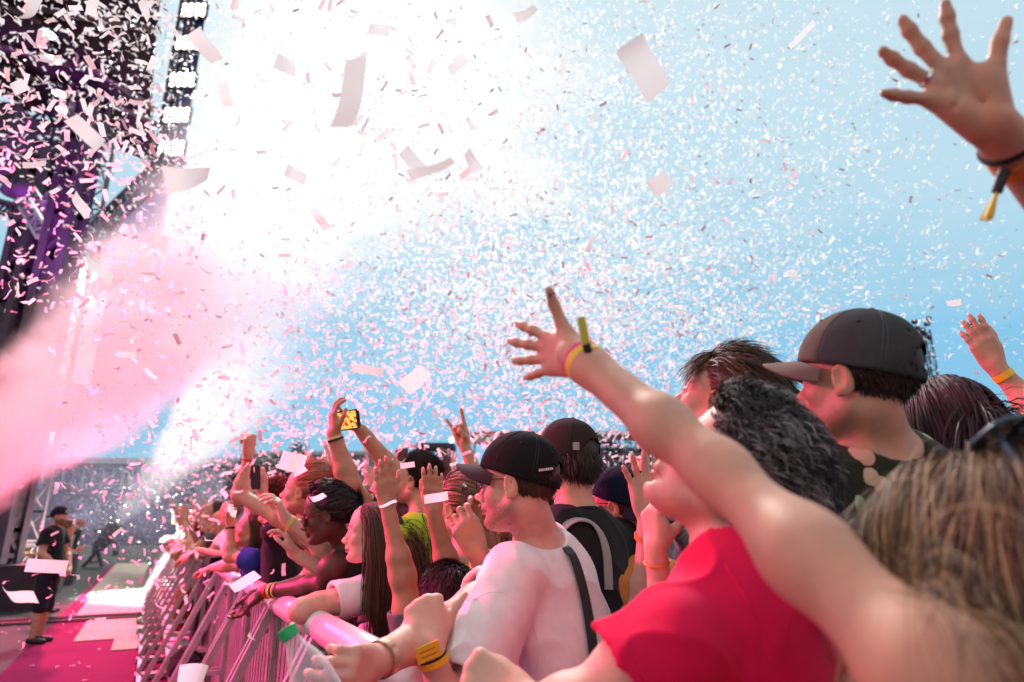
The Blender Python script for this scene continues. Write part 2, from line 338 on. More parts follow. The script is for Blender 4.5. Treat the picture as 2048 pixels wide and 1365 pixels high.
def hand(S, W, F, Nn, side, pose='open', size=1.0, detail=True):
    """adds palm, four fingers and a thumb to a body; returns fingertips"""
    F = nrm(F); Nn = nrm(Nn-F*(F@Nn)); T = np.cross(F, Nn) if side == 'R' else np.cross(Nn, F)
    z = size; at = lambda f, t, n=0.0: W+z*(f*F+t*T+n*Nn)
    FBASE.clear(); fing, th = POSES[pose] if isinstance(pose, str) else pose
    kn = [(.090, .029), (.094, .009), (.089, -.011), (.080, -.029)]
    ph = [(.042, .025, .021), (.046, .029, .022), (.042, .027, .022), (.033, .020, .019)]
    rad = [.0100, .0103, .0098, .0086]
    S.cap(at(-.012, 0), at(.012, 0), .024*z, .024*z, .014)
    for i, (f, t) in enumerate(kn):
        S.flat(at(.006, t*.55), at(f-.006, t), .0165*z, .0135*z, T, .85, .012)
    S.ell(at(.038, .024, .010), np.array([.034, .018, .016])*z, np.stack([nrm(F+.5*T), nrm(T-.5*F), Nn], 1), .012)
    S.ell(at(.036, -.022, .007), np.array([.036, .014, .014])*z, np.stack([F, T, Nn], 1), .012)
    tips = []
    for i in range(4):
        sp, *cu = fing[i]; d0 = rot_axis(F, np.cross(T, F), -R(sp)) if False else nrm(F*math.cos(R(sp))-T*math.sin(R(sp)))
        axb = np.cross(d0, Nn); p = at(kn[i][0]-.004, kn[i][1]); r = rad[i]*z; d = d0
        for j in range(3):
            d = rot_axis(d, axb, R(cu[j])); q = p+d*ph[i][j]*z; r2 = r*(.93 if j < 2 else .80)
            S.cap(p, q-(d*r2*.6 if j == 2 else 0), r, r2, .005 if j else .008)
            if detail and j: S.ell(p, [r*1.02]*3, None, .004)
            if j == 1: FBASE.append((p-d_prev*ph[i][0]*z, p))
            d_prev = d
            p, r = q, r2
        tips.append((p, d, r))
    out, acr, bend = th; b0 = at(.018, .020, .006); d = nrm(F*math.cos(R(out))+T*math.sin(R(out))); d = nrm(d*math.cos(R(acr))+Nn*math.sin(R(acr)))
    q = b0+d*.046*z; S.cap(b0, q, .016*z, .0118*z, .014); ax = np.cross(d, nrm(F+.35*Nn-.2*T)); p = q
    for L_, r, r2 in ((.033, .0112, .0105), (.028, .0104, .0082)):
        d = rot_axis(d, ax, R(bend)) if np.linalg.norm(ax) > 1e-3 else d; q = p+d*L_*z; S.cap(p, q, r*z, r2*z, .004); p = q
    tips.append((p, d, .0082*z))
    if isinstance(detail, list):   # palm creases
        for ln in (((.086, .034), (.062, .010), (.034, .001), (.006, .006)), ((.082, .034), (.066, .008), (.050, -.030)), ((.074, -.036), (.078, -.008), (.092, .016))):
            for (f0, t0), (f1, t1) in zip(ln, ln[1:]): S.cap(at(f0, t0, .0175), at(f1, t1, .0175), .0024*z, .0024*z, .0045, -1)
    return tips
def head_frame(yaw, pitch, roll):
    """yaw 0 looks away from the viewer, 90 looks to the left of the photo, 180 at the viewer; pitch looks up"""
    y = R(90+yaw); Rz = np.array([[math.cos(y), -math.sin(y), 0], [math.sin(y), math.cos(y), 0], [0, 0, 1]])
    p = -R(pitch); Ry = np.array([[math.cos(p), 0, math.sin(p)], [0, 1, 0], [-math.sin(p), 0, math.cos(p)]])
    r = R(roll); Rx = np.array([[1, 0, 0], [0, math.cos(r), -math.sin(r)], [0, math.sin(r), math.cos(r)]])
    return Rz@Ry@Rx
def head_sdf(S, C, Rh, s, det=True, female=False, ears=True, nose=1.0, chin=1.0):
    g = lambda x, y, z: C+Rh@(np.array([x, y, z])*s)
    E = lambda c, r, k=.02, op=1, Rm=None: S.ell(g(*c), np.array(r)*s, Rh if Rm is None else Rh@Rm, k*s, op)
    cap = lambda a, b, ra, rb, k=.015, op=1: S.cap(g(*a), g(*b), ra*s, rb*s, k*s, op)
    E((-.014, 0, .032), (.095, .075, .085)); E((.040, 0, .045), (.042, .060, .060), .03); E((.034, 0, -.030), (.052, .056, .078), .03)
    jw = .046 if female else .051
    for y in (-1, 1):
        cap((-.008, y*jw, -.056), (.060, y*.017, -.100), .019, .017, .03)
        E((.052, y*.040, -.030), (.024, .022, .020), .02)
    E((.074, 0, -.100), (.017*chin, .021, .017), .015)
    cap((-.02, 0, -.06), (.035, 0, -.09), .035, .022, .03)
    if not det:
        cap((.086, 0, -.004), (.108, 0, -.040), .008, .012, .012)
        if ears:
            for y in (-1, 1): E((-.006, y*.077, -.012), (.018, .009, .030), .008)
        return
    cap((.080, -.012, .016), (.080, .012, .016), .011, .011, .016)
    for y in (-1, 1):
        cap((.080, y*.014, .017), (.058, y*.049, .014), .011, .009, .014)
        E((.090, y*.033, -.006), (.017, .019, .013), .012, -1)
        E((.074, y*.032, -.007), (.0155, .0155, .0145), .004)           # lids
        E((.087, y*.0325, -.0085), (.012, .0125, .0032), .002, -1)       # the open slit
    cap((.084, 0, .006), (.100, 0, -.028), .0075, .0095, .012); E((.106*(.94+.06*nose), 0, -.038), (.0125*nose, .0115, .0105), .010)
    for y in (-1, 1): E((.096, y*.0115, -.043), (.011, .0075, .008), .006)
    E((.086, 0, -.064), (.013, .020, .014), .014)
    E((.090, 0, -.0685), (.009, .019, .0052), .006); E((.088, 0, -.0805), (.009, .017, .0062), .006)
    E((.099, 0, -.0745), (.010, .022, .0016), .003, -1); E((.086, 0, -.090), (.006, .016, .004), .010, -1)
    if ears:
        for y in (-1, 1):
            a = R(16); Rm = np.array([[math.cos(a), 0, math.sin(a)], [0, 1, 0], [-math.sin(a), 0, math.cos(a)]]); b = y*R(22)
            Rm = np.array([[math.cos(b), -math.sin(b), 0], [math.sin(b), math.cos(b), 0], [0, 0, 1]])@Rm
            E((-.012, y*.083, -.010), (.019, .0085, .032), .006, 1, Rm); E((-.008, y*.0925, -.004), (.0115, .0085, .0215), .003, -1, Rm); E((.001, y*.079, -.014), (.006, .006, .009), .005)
            E((-.006, y*.083, -.034), (.009, .006, .009), .006)
def head_cols(v, C, Rh, s, skin, brow, beard=0.0, beardcol=None, lip=1.0):
    q = (v-C)@Rh/s; x, y, z = q.T; ay = np.abs(y)
    c = np.tile(np.array(skin, float), (len(v), 1))
    def mix(m, col): c[:] = c*(1-m[:, None])+np.array(col)[None]*m[:, None]
    sm = lambda a, b, t: np.clip((t-a)/(b-a), 0, 1)
    near = (np.linalg.norm(q, axis=1) < .16)
    red = np.array(skin)*(1.05, .80, .76)
    m = near*np.exp(-((x-.108)**2+(y)**2+(z+.04)**2)/.018**2)*.5; mix(m, red)
    m = near*np.exp(-((x+.01)**2/.03**2+(ay-.088)**2/.012**2+(z+.01)**2/.035**2))*.8; mix(m, red)
    m = near*(x > .05)*np.exp(-((ay-.04)**2+(z+.03)**2)/.02**2)*.4; mix(m, red)
    if beard:
        nz = np.array([noise.noise(Vector(p*260)) if n else 0 for p, n in zip(q, near)])
        jawl = near*sm(-.036, -.062, z-.55*(x-.05)*(x < .05)*-1*.0)*sm(-.035, -.005, x)*sm(-.150, -.118, z)
        m = np.clip(jawl*(.80+.35*nz), 0, 1)*beard*(1-np.exp(-((x-.10)**2+(z+.05)**2)/.014**2)); mix(np.clip(m, 0, 1), beardcol if beardcol is not None else brow)
    m = near*(x > .068)*np.exp(-(y/.021)**4)*np.exp(-((z+.0745)/.0105)**4)*lip; mix(m*.8, np.array(skin)*(.80, .45, .45))
    m = near*(x > .068)*(ay < .026)*np.exp(-((z+.0745)/.0022)**2); mix(m*.75, np.array(skin)*.28)
    bz = z-(.024-.10*np.maximum(ay-.030, 0)); m = near*(x > .038)*np.exp(-(bz/.0058)**4)*sm(.008, .015, ay)*sm(.060, .050, ay); mix(m*.85, brow)
    m = near*(x > .05)*np.exp(-((z+.0045)/.0020)**2)*np.exp(-((ay-.034)/.015)**4)*.8; mix(m, np.array(brow)*.5)
    return c
CRN = (np.array([-.012, 0, .033]), np.array([.099, .079, .089]))
def hairline(q, low=-.055, front=.075, temple=.045):
    """true where hair grows, in head units"""
    x, y, z = q[..., 0], q[..., 1], q[..., 2]
    lowz = np.where(x > .022, temple+(x-.022)*1.3, np.where(x > -.022, temple-.06+(x+.022)*1.36, low+(x+.07)*.6))
    lowz = np.where(x < -.07, low, lowz)
    return (z > lowz) & (x < front+.25*(z-.06))
def hair_shell(name, C, Rh, s, parent, base, col, thick=1.05, amp=.004, nscale=28, n=72, low=-.055, front=.06, temple=.045, extra=None):
    c0, r0 = CRN; th = np.linspace(0, math.pi, n//2+1)[:, None]; ph = np.linspace(0, 2*math.pi, n, endpoint=False)[None]
    u = np.stack([np.sin(th)*np.cos(ph), np.sin(th)*np.sin(ph), np.cos(th)*np.ones_like(ph)], -1).reshape(-1, 3)
    q = c0+u*r0; ok = hairline(q, low, front, temple)
    k = np.where(ok, thick, .90); nz = np.array([noise.noise(Vector(p*nscale)) for p in q])
    q = c0+u*r0*k[:, None]+u*(nz*amp*ok)[:, None]
    if extra is not None: q = extra(q, ok)
    m = n//2; F = np.array([(i*n+j, (i+1)*n+j, (i+1)*n+(j+1) % n, i*n+(j+1) % n) for i in range(m) for j in range(n)])
    cc = np.array(col)*(1+.35*nz[:, None])
    return mesh_obj(name, C+(q@Rh.T)*s, F, hair_mat(), parent, base, True, cc)
def strands(name, C, Rh, s, parent, base, col, n=1500, L=.06, comb=(-1, 0, .0), lift=.3, grav=0.0, width=.0016, segs=6, jit=.35, curl=0.0, turns=2.5, low=-.055, front=.06, temple=.045, avoid=(), part=0.0, var=.45, col2=None, keep=1.04, seed=1, mask=None, lenvar=.3, gather=None, gstr=.25, jw=1.2, clump=.35):
    """locks of hair growing from the scalp as thin ribbons"""
    rg = np.random.default_rng(seed); c0, r0 = CRN
    u = rg.normal(size=(n*5, 3)); u /= np.linalg.norm(u, axis=1)[:, None]; q = c0+u*r0; ok = hairline(q, low, front, temple)
    if mask is not None: ok &= mask(q)
    q = q[ok][:n]; u = u[ok][:n]; n = len(q); nn = u/r0; nn /= np.linalg.norm(nn, axis=1)[:, None]
    gl = Rh.T@np.array([0, 0, -1.0]); cb = np.array(comb, float)
    d = cb[None]+np.zeros((n, 3))
    if part: d = d+np.sign(q[:, 1]+.012)[:, None]*np.array([0, part, 0])
    d = d-nn*np.sum(d*nn, 1)[:, None]; d /= np.linalg.norm(d, axis=1)[:, None]+1e-9; d = d+lift*nn+jit*rg.normal(size=(n, 3))
    d /= np.linalg.norm(d, axis=1)[:, None]; ln = L*(1-lenvar+2*lenvar*rg.random(n)); st = (ln/segs)[:, None]
    pts = [q.copy()]; p = q.copy(); av = [((np.asarray(a)-C)@Rh/s, (np.asarray(b)-C)@Rh/s, r/s) for a, b, r in avoid]
    for i in range(segs):
        d = d+gl*grav+.10*jit*rg.normal(size=(n, 3))
        if gather is not None and i > segs*.25:
            d = d+gstr*(np.asarray(gather)-p)/(np.linalg.norm(np.asarray(gather)-p, axis=1)[:, None]+.02)
        d /= np.linalg.norm(d, axis=1)[:, None]; p = p+d*st
        e = (p-c0)/r0; le = np.linalg.norm(e, axis=1); m = le < keep; 
        if m.any(): p[m] = c0+e[m]/le[m][:, None]*keep*r0
        for a, b, r in av:
            ba = b-a; t = np.clip(((p-a)@ba)/(ba@ba), 0, 1); o = p-(a+t[:, None]*ba); lo = np.linalg.norm(o, axis=1); m = lo < r
            if m.any(): p[m] = (a+t[:, None]*ba)[m]+o[m]/lo[m][:, None]*r
        d = p-pts[-1]; d /= np.linalg.norm(d, axis=1)[:, None]+1e-9; pts.append(p.copy())
    Pn = np.stack(pts, 1); k = segs+1
    tg = np.gradient(Pn, axis=1); tg /= np.linalg.norm(tg, axis=2)[..., None]+1e-9
    nr = (Pn-c0)/r0**2; nr /= np.linalg.norm(nr, axis=2)[..., None]; sd = np.cross(tg, nr); sd /= np.linalg.norm(sd, axis=2)[..., None]+1e-6
    tt = np.linspace(0, 1, k)[None, :, None]; up = np.cross(sd, tg)
    coh = np.array([noise.noise(Vector(p*22)) for p in q])*9; clm = 1+clump*1.6*np.array([noise.noise(Vector(p*34+5)) for p in q])
    if curl:
        ph = (coh+rg.normal(size=n)*jw)[:, None, None]+tt*turns*6.283; Pn = Pn+curl*np.minimum(tt*3, 1)*(np.cos(ph)*sd+np.sin(ph)*up)
    w = width*(.6+.8*rg.random(n))[:, None, None]*np.where(tt > .7, (1-tt)/.3*.8+.2, 1)
    tw = rg.normal(size=(n, 1, 1))*.4; wd = sd*np.cos(tw)+up*np.sin(tw)
    Vv = np.stack([Pn-wd*w, Pn+wd*w], 2).reshape(-1, 3)
    ix = np.arange(n*k).reshape(n, k); a = ix[:, :-1].ravel()*2; b = ix[:, 1:].ravel()*2
    F = np.stack([a, a+1, b+1, b], 1)
    br = ((1+var*.6*rg.normal(size=n))*clm).clip(.30, 2.4)[:, None]*np.array(col)[None]
    if col2 is not None: mm = (rg.random(n)+.8*np.array([noise.noise(Vector(p*18+2)) for p in q]))[:, None] < .33; br = np.where(mm, np.array(col2)[None]*(1+.3*rg.normal(size=(n, 1))).clip(.4, 1.8), br)
    cols = np.repeat(br, 2*k, 0)
    return mesh_obj(name, C+(Vv@Rh.T)*s, F, hair_mat(), parent, base, True, cols)
def px3(t): return t if isinstance(t, np.ndarray) else P(*t)
def wrap_band(name, a, b, t, r, w, mat, parent, base, ov=1.0, thick=.0022, side=None, tilt=0.0):
    """a band round a limb between a and b, a fraction t along"""
    a = np.asarray(a, float); b = np.asarray(b, float); ax = nrm(b-a); c = a+(b-a)*t
    x = np.cross(ax, (0, 0, 1) if abs(ax[2]) < .9 else (1, 0, 0)) if side is None else np.asarray(side)-ax*(np.asarray(side)@ax); x = nrm(x); y = np.cross(ax, x)
    n = 28; v = []; f = []; prof = [(0, -.5), (1, -.5), (1, .5), (0, .5)]
    for k in range(n):
        an = 2*math.pi*k/n; d = math.cos(an)*x+ov*math.sin(an)*y
        for o, h in prof: v.append(c+d*(r+o*thick)+ax*(h*w+tilt*math.cos(an)))
    for k in range(n):
        for i in range(4): f.append((k*4+i, k*4+(i+1) % 4, ((k+1) % n)*4+(i+1) % 4, ((k+1) % n)*4+i))
    return mesh_obj(name, v, f, mat, parent, base, False)
def eyeballs(C, Rh, s, parent, base, look=(0, 0)):
    for y in (-1, 1):
        c = np.array([.0735, y*.032, -.0075]); r = .0135; n = 20; v = []; f = []; co = []
        fw = nrm([1, y*.06+look[0], look[1]])
        for i in range(n//2+1):
            for k in range(n):
                p = math.pi*i/(n//2); a = 2*math.pi*k/n; u = np.array([math.cos(p), math.sin(p)*math.cos(a), math.sin(p)*math.sin(a)]); z = nrm(np.cross(fw, (0, 0, 1))); w = u[0]*fw+u[1]*z+u[2]*np.cross(z, fw)
                v.append(C+Rh@((c+w*r)*s)); co.append((.01, .008, .008) if p < .22 else ((.10, .06, .035) if p < .46 else (.62, .58, .55)))
        for i in range(n//2):
            for k in range(n): f.append((i*n+k, (i+1)*n+k, (i+1)*n+(k+1) % n, i*n+(k+1) % n))
        mesh_obj('eye', v, f, M('eye', attr=True, rough=.12), parent, base, True, co)
def baseball_cap(C, Rh, s, parent, base, col, front=None, brim=None, back=False, tilt=0.0, arch=True, name='cap', yawoff=0.0, under=None, patch=None):
    a = R(tilt); Ry = np.array([[math.cos(a), 0, math.sin(a)], [0, 1, 0], [-math.sin(a), 0, math.cos(a)]])
    b = R((180 if back else 0)+yawoff); Rz = np.array([[math.cos(b), -math.sin(b), 0], [math.sin(b), math.cos(b), 0], [0, 0, 1]])
    O = np.array([-.010, 0, .031]); Rc = Rh@Rz@Ry; O = C+Rh@(O*s); pt = lambda q: O+Rc@(np.asarray(q)*s)
    rx, ry, rz = .1075, .0885, .109; n, m = 96, 26; front = front or col; brim = brim or front
    v = []; co = []; f = []
    for i in range(m+1):
        t = i/m; an = t*math.pi/2*1.06
        for k in range(n):
            ph = 2*math.pi*k/n; se = min(abs(((math.degrees(ph)+30*j*2) % 360)) for j in (0,)) if False else min(abs((math.degrees(ph)-q+180) % 360-180) for q in (0, 60, 120, 180, 240, 300))
            g = 1-.007*math.exp(-(se/1.8)**2)*(t > .05)+.004*math.exp(-((se-5)/2.5)**2)
            fr = math.cos(ph); hf = 1+.06*max(fr, 0)*math.sin(an)**2
            rr = math.sin(an)**.92
            v.append(pt((rx*g*hf*rr*math.cos(ph), ry*g*rr*math.sin(ph), rz*math.copysign(abs(math.cos(an))**.92, math.cos(an))-.004)))
            co.append(front if (ph < R(59) or ph > R(301)) else col)
    for i in range(m):
        for k in range(n):
            dg = abs((360*(k+.5)/n)-180); hz = (m-i-.5)/m
            if arch and dg < 34 and hz < .36*math.sqrt(max(0, 1-(dg/34)**2))+.0 and hz > .07: continue
            f.append((i*n+k, (i+1)*n+k, (i+1)*n+(k+1) % n, i*n+(k+1) % n))
    cm = M('cap_cloth', attr=True, rough=.92, noise_amt=.10, noise_scale=45, bump=.22, bump_scale=520, spec=.12)
    crown = mesh_obj(name, v, f, cm, parent, base, True, co)
    md = crown.modifiers.new('thick', 'SOLIDIFY'); md.thickness = .0022; md.offset = 1
    SM = MB()
    for q in (0, 60, 120, 180, 240, 300):
        for dq in (-2.2, 2.2):
            L_ = []
            for i in range(1, 23):
                if arch and q == 180 and i > 15: break
                an = i/22*math.pi/2*.99; ph = R(q+dq); rr = math.sin(an)**.92*1.006; hf = 1+.06*max(math.cos(ph), 0)*math.sin(an)**2; L_.append(pt((rx*hf*rr*math.cos(ph)+.001*math.cos(ph), ry*rr*math.sin(ph)+.001*math.sin(ph), rz*abs(math.cos(an))**.92-.002)))
            SM.tube(L_, .0007, 4, False)
    SM.build('stitching', M('stitch_'+name+str(round(col[0], 3)), tuple(np.array(col)*1.7+.01), .9), crown, base)
    for q in (30, 90, 150, 210, 270, 330):
        an = 52/180*math.pi; rr = math.sin(an)**.92*1.012; EY = MB(); EY.ell(pt((rx*rr*math.cos(R(q)), ry*rr*math.sin(R(q)), rz*math.cos(an)**.92)), (.0034, .0034, .0034), None, 8); EY.build('eyelet', M('eyelet_'+name+str(round(col[0], 3)), tuple(np.array(col)*.4), .8), crown, base)
    B = MB(); B.ell(pt((0, 0, rz-.003)), np.array([.0085, .0085, .005])*s, Rc, 12); B.build('cap_button', M('cap_button_'+name, tuple(np.array(col)*.6), .9), crown, base, True)
    B2 = []; F2 = []; na, nr = 28, 10
    for l in (0, 1):
        for i in range(na+1):
            ph = R(-66+132*i/na); w = math.cos(R(90*(-1+2*i/na)))**.55 if 0 < i < na else 0.0
            for j in range(nr+1):
                e = j/nr; x = rx*1.05*math.cos(ph)+.072*w*e; y = ry*math.sin(ph)*(1+.02*e)
                B2.append(pt((x, y, -.012-.50*y*y/.086*(.35+.65*e)-.016*w*e-(.0035*l))))
    st = (na+1)*(nr+1)
    for l in (0, 1):
        for i in range(na):
            for j in range(nr):
                q = (l*st+i*(nr+1)+j, l*st+(i+1)*(nr+1)+j, l*st+(i+1)*(nr+1)+j+1, l*st+i*(nr+1)+j+1); F2.append(q if l == 0 else q[::-1])
    for i in range(na): q = (i*(nr+1)+nr, (i+1)*(nr+1)+nr, st+(i+1)*(nr+1)+nr, st+i*(nr+1)+nr); F2.append(q)
    mesh_obj('brim', B2, F2, M('brim_'+name+str(round(brim[0], 3)), brim, .9, bump=.2, bump_scale=520, noise_amt=.08), crown, base, True)
    return crown, pt
def arm_sdf(S, SH, EL, WR, k=1.0, fat=1.0, rs=None):
    if rs is not None:   # an arm with its own measured girths
        m0, m1 = SH+(EL-SH)*.5, EL+(WR-EL)*.35; f = nrm(WR-EL); ax = nrm(np.cross(f, (0, 0, 1.0)))
        S.ell(SH, [rs[0]*1.05]*3, None, .03); S.cap(SH, m0, rs[0], rs[1], .03); S.cap(m0, EL, rs[1], rs[2], .04); S.cap(EL, m1, rs[2], rs[3], .04); S.flat(m1, WR-(WR-EL)*.10, rs[3], rs[4]*1.06, ax, .92, .03); S.flat(WR-(WR-EL)*.12, WR+f*.01, rs[4]*1.04, rs[4], ax, .86, .02); return
    u = nrm(EL-SH); f = nrm(WR-EL); Lf = np.linalg.norm(WR-EL)
    ax = np.cross(u, f); ax = nrm(ax) if np.linalg.norm(ax) > .05 else nrm(np.cross(f, (0, 0, 1.0)))
    S.ell(SH, np.array([.056, .056, .056])*k*fat, None, .03)
    S.cap(SH, SH+(EL-SH)*.45, .052*k*fat, .050*k*fat, .02); S.cap(SH+(EL-SH)*.45, EL, .049*k*fat, .0405*k, .03)
    S.ell(EL, [.0405*k]*3, None, .02)
    m = EL+(WR-EL)*.28; S.cap(EL, m, .0405*k, .0430*k*(.5+.5*fat), .03); S.flat(m, WR-(WR-EL)*.12, .0425*k*(.5+.5*fat), .029*k, ax, .85, .02); S.flat(WR-(WR-EL)*.14, WR+f*.01, .0285*k, .0275*k, ax, .80, .015)
PEOPLE = {}
def person(key, label, head, yaw=80, pitch=5, roll=0, s=1.0, byaw=None, lean=8, female=False, skin='fair', hair=None, haircol='brown', arms=None, shirt=None, cap=None, glasses=None,
           vox=.0045, group=None, beard=0.0, det=True, lower=True, nb=None, armk=None, fat=1.0, wid=1.0, trousers=(.03, .035, .05), shorts=False, shoes=(.02, .02, .022), extra_body=None, height=None, bands=(), eyes=True, roll_b=0, neckk=1.0, lip=1.0):
    C = px3(head); Rh = head_frame(yaw, pitch, roll); byaw = yaw if byaw is None else byaw; Rb = head_frame(byaw, -lean, roll_b); dn = -Rb[:, 2]; yb = Rb[:, 1]; xb = Rb[:, 0]
    sk = SKIN[skin] if isinstance(skin, str) else skin; hc = HAIR[haircol] if isinstance(haircol, str) else haircol
    armk = armk or (.88 if female else 1.04)
    n0 = C+Rh@(np.array([-.022, 0, -.05])*s)
    NB = px3(nb) if nb is not None else C+.4*(Rh@np.array([-.035, 0, -.19]))*s+.6*(Rb@np.array([-.035, 0, -.185]))*s
    sw = (.155 if female else .178)*wid
    SH = {'L': NB+dn*.062+yb*sw, 'R': NB+dn*.062-yb*sw}; arms = arms or {}
    J = {}
    for sd in 'LR':
        a = arms.get(sd)
        if a is None: a = dict(el=SH[sd]+dn*.27-np.array([0, 0, .02])+(yb if sd == 'L' else -yb)*.05, wr=SH[sd]+dn*.50+xb*.06+(yb if sd == 'L' else -yb)*.06, F=-Rb[:, 2], N=(-yb if sd == 'L' else yb), pose='relaxed', w=True)
        el, wr = (np.asarray(a['el'], float), np.asarray(a['wr'], float)) if a.get('w') else (px3(a['el']), px3(a['wr']))
        sh = px3(a['sh']) if 'sh' in a else SH[sd].copy()
        if 'sh' not in a and el[2] > sh[2]+.02: sh = sh+np.array([0, 0, .05])+.03*nrm(el-sh)
        F = a['F']; F = px3(F)-wr if (len(F) == 3 and abs(F[0]) > 20) else (np.asarray(F, float) if a.get('w') else CV(*F))
        Nn = np.asarray(a['N'], float) if a.get('w') else CV(*a['N'])
        J[sd] = dict(sh=sh, el=el, wr=wr, F=nrm(F), N=Nn, pose=a.get('pose', 'open'), size=a.get('size', .93 if female else 1.02), k=a.get('k', 1.0)*armk, tips=None, rs=a.get('rs'))
        if DEBUG: print(key, sd, 'upper %.2f fore %.2f' % (np.linalg.norm(el-sh), np.linalg.norm(wr-el)))
    PV = NB+dn*.53
    if height is None: base = np.array([PV[0], PV[1], 0.0])
    else: base = np.array([PV[0], PV[1], height])
    B = SDF()
    hips = .165 if female else .158
    def torso(S, g, k=.04, dl=True):
        if dl:
            for sd in 'LR': S.cap(NB+np.array([0, 0, -.012])-g*.4*np.array([0, 0, 1]), J[sd]['sh']+np.array([0, 0, -.004]), .052*wid*neckk+g*.6, .046*fat+g*.8, k)
        S.flat(NB+dn*.11, NB+dn*.25, .155*wid*(.9 if female else 1.02)+g, (.135 if female else .155)*wid+g, yb, .66, k)
        S.flat(NB+dn*.25, NB+dn*.52, (.120 if female else .142)*wid+g, hips*wid*.98+g, yb, .72*min(fat, 1.15), k)
        if female:
            for q in (-1, 1): S.ell(NB+dn*.235+xb*.075+yb*q*.072, np.array([.058, .062, .062])+g, Rb, .04)
    torso(B, 0)
    nr = (.047 if female else .057)*s*neckk
    B.cap(n0, NB+np.array([0, 0, -.01]), nr, nr*1.10, .03)
    head_sdf(B, C, Rh, s, det, female, ears=hair != 'hijab')
    for sd in 'LR':
        q = J[sd]; arm_sdf(B, q['sh'], q['el'], q['wr'], q['k'], fat, q['rs'])
        q['tips'] = hand(B, q['wr']+q['F']*.012, q['F'], q['N'], sd, q['pose'], q['size'], [1] if vox < .0036 else vox < .008); q['fb'] = list(FBASE)
    if extra_body: extra_body(B, dict(C=C, Rh=Rh, NB=NB, J=J))
    v, F = B.mesh(vox)
    bc = HAIR['dark'] if not beard else tuple(np.array(hc)*1.2)
    cols = head_cols(v, C, Rh, s, sk, tuple(np.array(hc)*.9+np.array(sk)*.03), beard, bc, lip)
    body = mesh_obj('person', v, F, skin_mat(), None, base, True, cols); tag(body, label, 'person', group)
    ctx = dict(C=C, Rh=Rh, s=s, NB=NB, J=J, body=body, base=base, Rb=Rb, dn=dn, yb=yb, xb=xb, PV=PV, hc=hc, sk=sk, nr=nr)
    if vox < .0047:
        for sd in 'LR':
            for i, (tp, td, tr) in enumerate(J[sd]['tips']):
                Nl = J[sd]['N']; dor = nrm(-(Nl-td*(Nl@td))); sx = np.cross(td, dor); z_ = J[sd]['size']; w_ = .0062*z_ if i < 3 else (.0052*z_ if i == 3 else .0074*z_)
                if i == 4: dor = nrm(np.cross(td, np.cross(J[sd]['F'], Nl)))*(1 if sd == 'L' else -1); dor = dor if dor@(-Nl) > -.3 else -dor; sx = np.cross(td, dor)
                MB().ell(tp-td*.0085*z_+dor*tr*.62, (.0070*z_, w_, .0030*z_), np.stack([td, sx, dor], 1), 14).build('fingernail', M('nail%d' % (i == 4 and key == 'blonde'), (.10, .09, .11) if (i == 4 and key == 'blonde') else (.66, .40, .34), .22), body, base, True)
    if det and eyes: eyeballs(C, Rh, s, body, base)
    # ---- clothing
    if shirt:
        sh = dict(sleeve=.5, g=.012, loose=.010, mat=None, amp=.007, vox=max(vox*1.35, .0055), name='shirt', neck=.008, collar=True, tank=False, neckdrop=0.0); sh.update(shirt); S = SDF()
        if not sh['tank']:
            for sd in 'LR':
                q = J[sd]; fs = arms.get(sd, {}).get('sleeve', sh['sleeve']) if arms.get(sd) else sh['sleeve']; e = q['sh']+(q['el']-q['sh'])*min(fs, 1)
                ru = .052*q['k']*fat; lo = sh['loose']
                S.slv(q['sh'], e, ru+.014+lo*.5, (ru-.006*fs)+.010+lo*1.3, .02)
                if fs < 1.0: S.cap(q['sh']+(e-q['sh'])*.70, q['sh']+(e-q['sh'])*1.4, (ru-.004)+.006+lo*.6, (ru-.008*fs)+.009+lo*1.2, .004, -1)
                else:
                    e2 = q['el']+(q['wr']-q['el'])*(fs-1); S.slv(q['el'], e2, .042*q['k']+.014, .034*q['k']+.014+lo*.4, .02); S.cap(q['el']+(e2-q['el'])*.85, q['el']+(e2-q['el'])*1.3, .034*q['k']+.010, .03*q['k']+.012, .004, -1)
        torso(S, sh['g'], .04, not sh['tank'])
        if sh['tank']:
            for q_ in (-1, 1): S.flat(NB+dn*.14+yb*q_*.075, NB+dn*.02+yb*q_*.085-xb*.0, .030, .026, yb, .8, .03); S.flat(NB+dn*.02+yb*q_*.085, NB+dn*.10+yb*q_*.085-xb*.06, .026, .03, yb, .8, .03)
        S.cap(PV-dn*.06, PV+dn*.10, hips*.86*wid, hips*.86*wid, .05) if lower else None
        up = nrm(n0-NB); S.cap(NB+np.array([0, 0, -.022-sh['neckdrop']])+xb*sh['neckdrop']*.6, n0+up*.06, nr*1.12+sh['neck'], nr*1.1+sh['neck']+.02, .008, -1)
        sv_, sf = S.mesh(sh['vox']); 
        if sh['amp']: sv_ = wrinkle(sv_, sf, sh['amp'], 9, hash(key) % 50, (1.0, 1.0, .55))
        so = mesh_obj(sh['name'], sv_, sf, sh['mat'], body, base, True); ctx['shirt'] = so
        if sh['collar'] and not sh['tank']:
            rg = []; cx = NB+np.array([0, 0, .004])+up*.012; x1 = nrm(np.cross(up, yb)); y1 = np.cross(up, x1)
            for i in range(33):
                a = 2*math.pi*i/32; d = math.cos(a)*x1+math.sin(a)*y1; fw = max(0, d@xb); rg.append(cx+d*(nr*1.16+sh['neck']*.6)-up*(.028*fw)+up*.006*(1-fw))
            MB().tube(rg, .0072, 8, False).build('collar', sh['mat'], so, base, True)
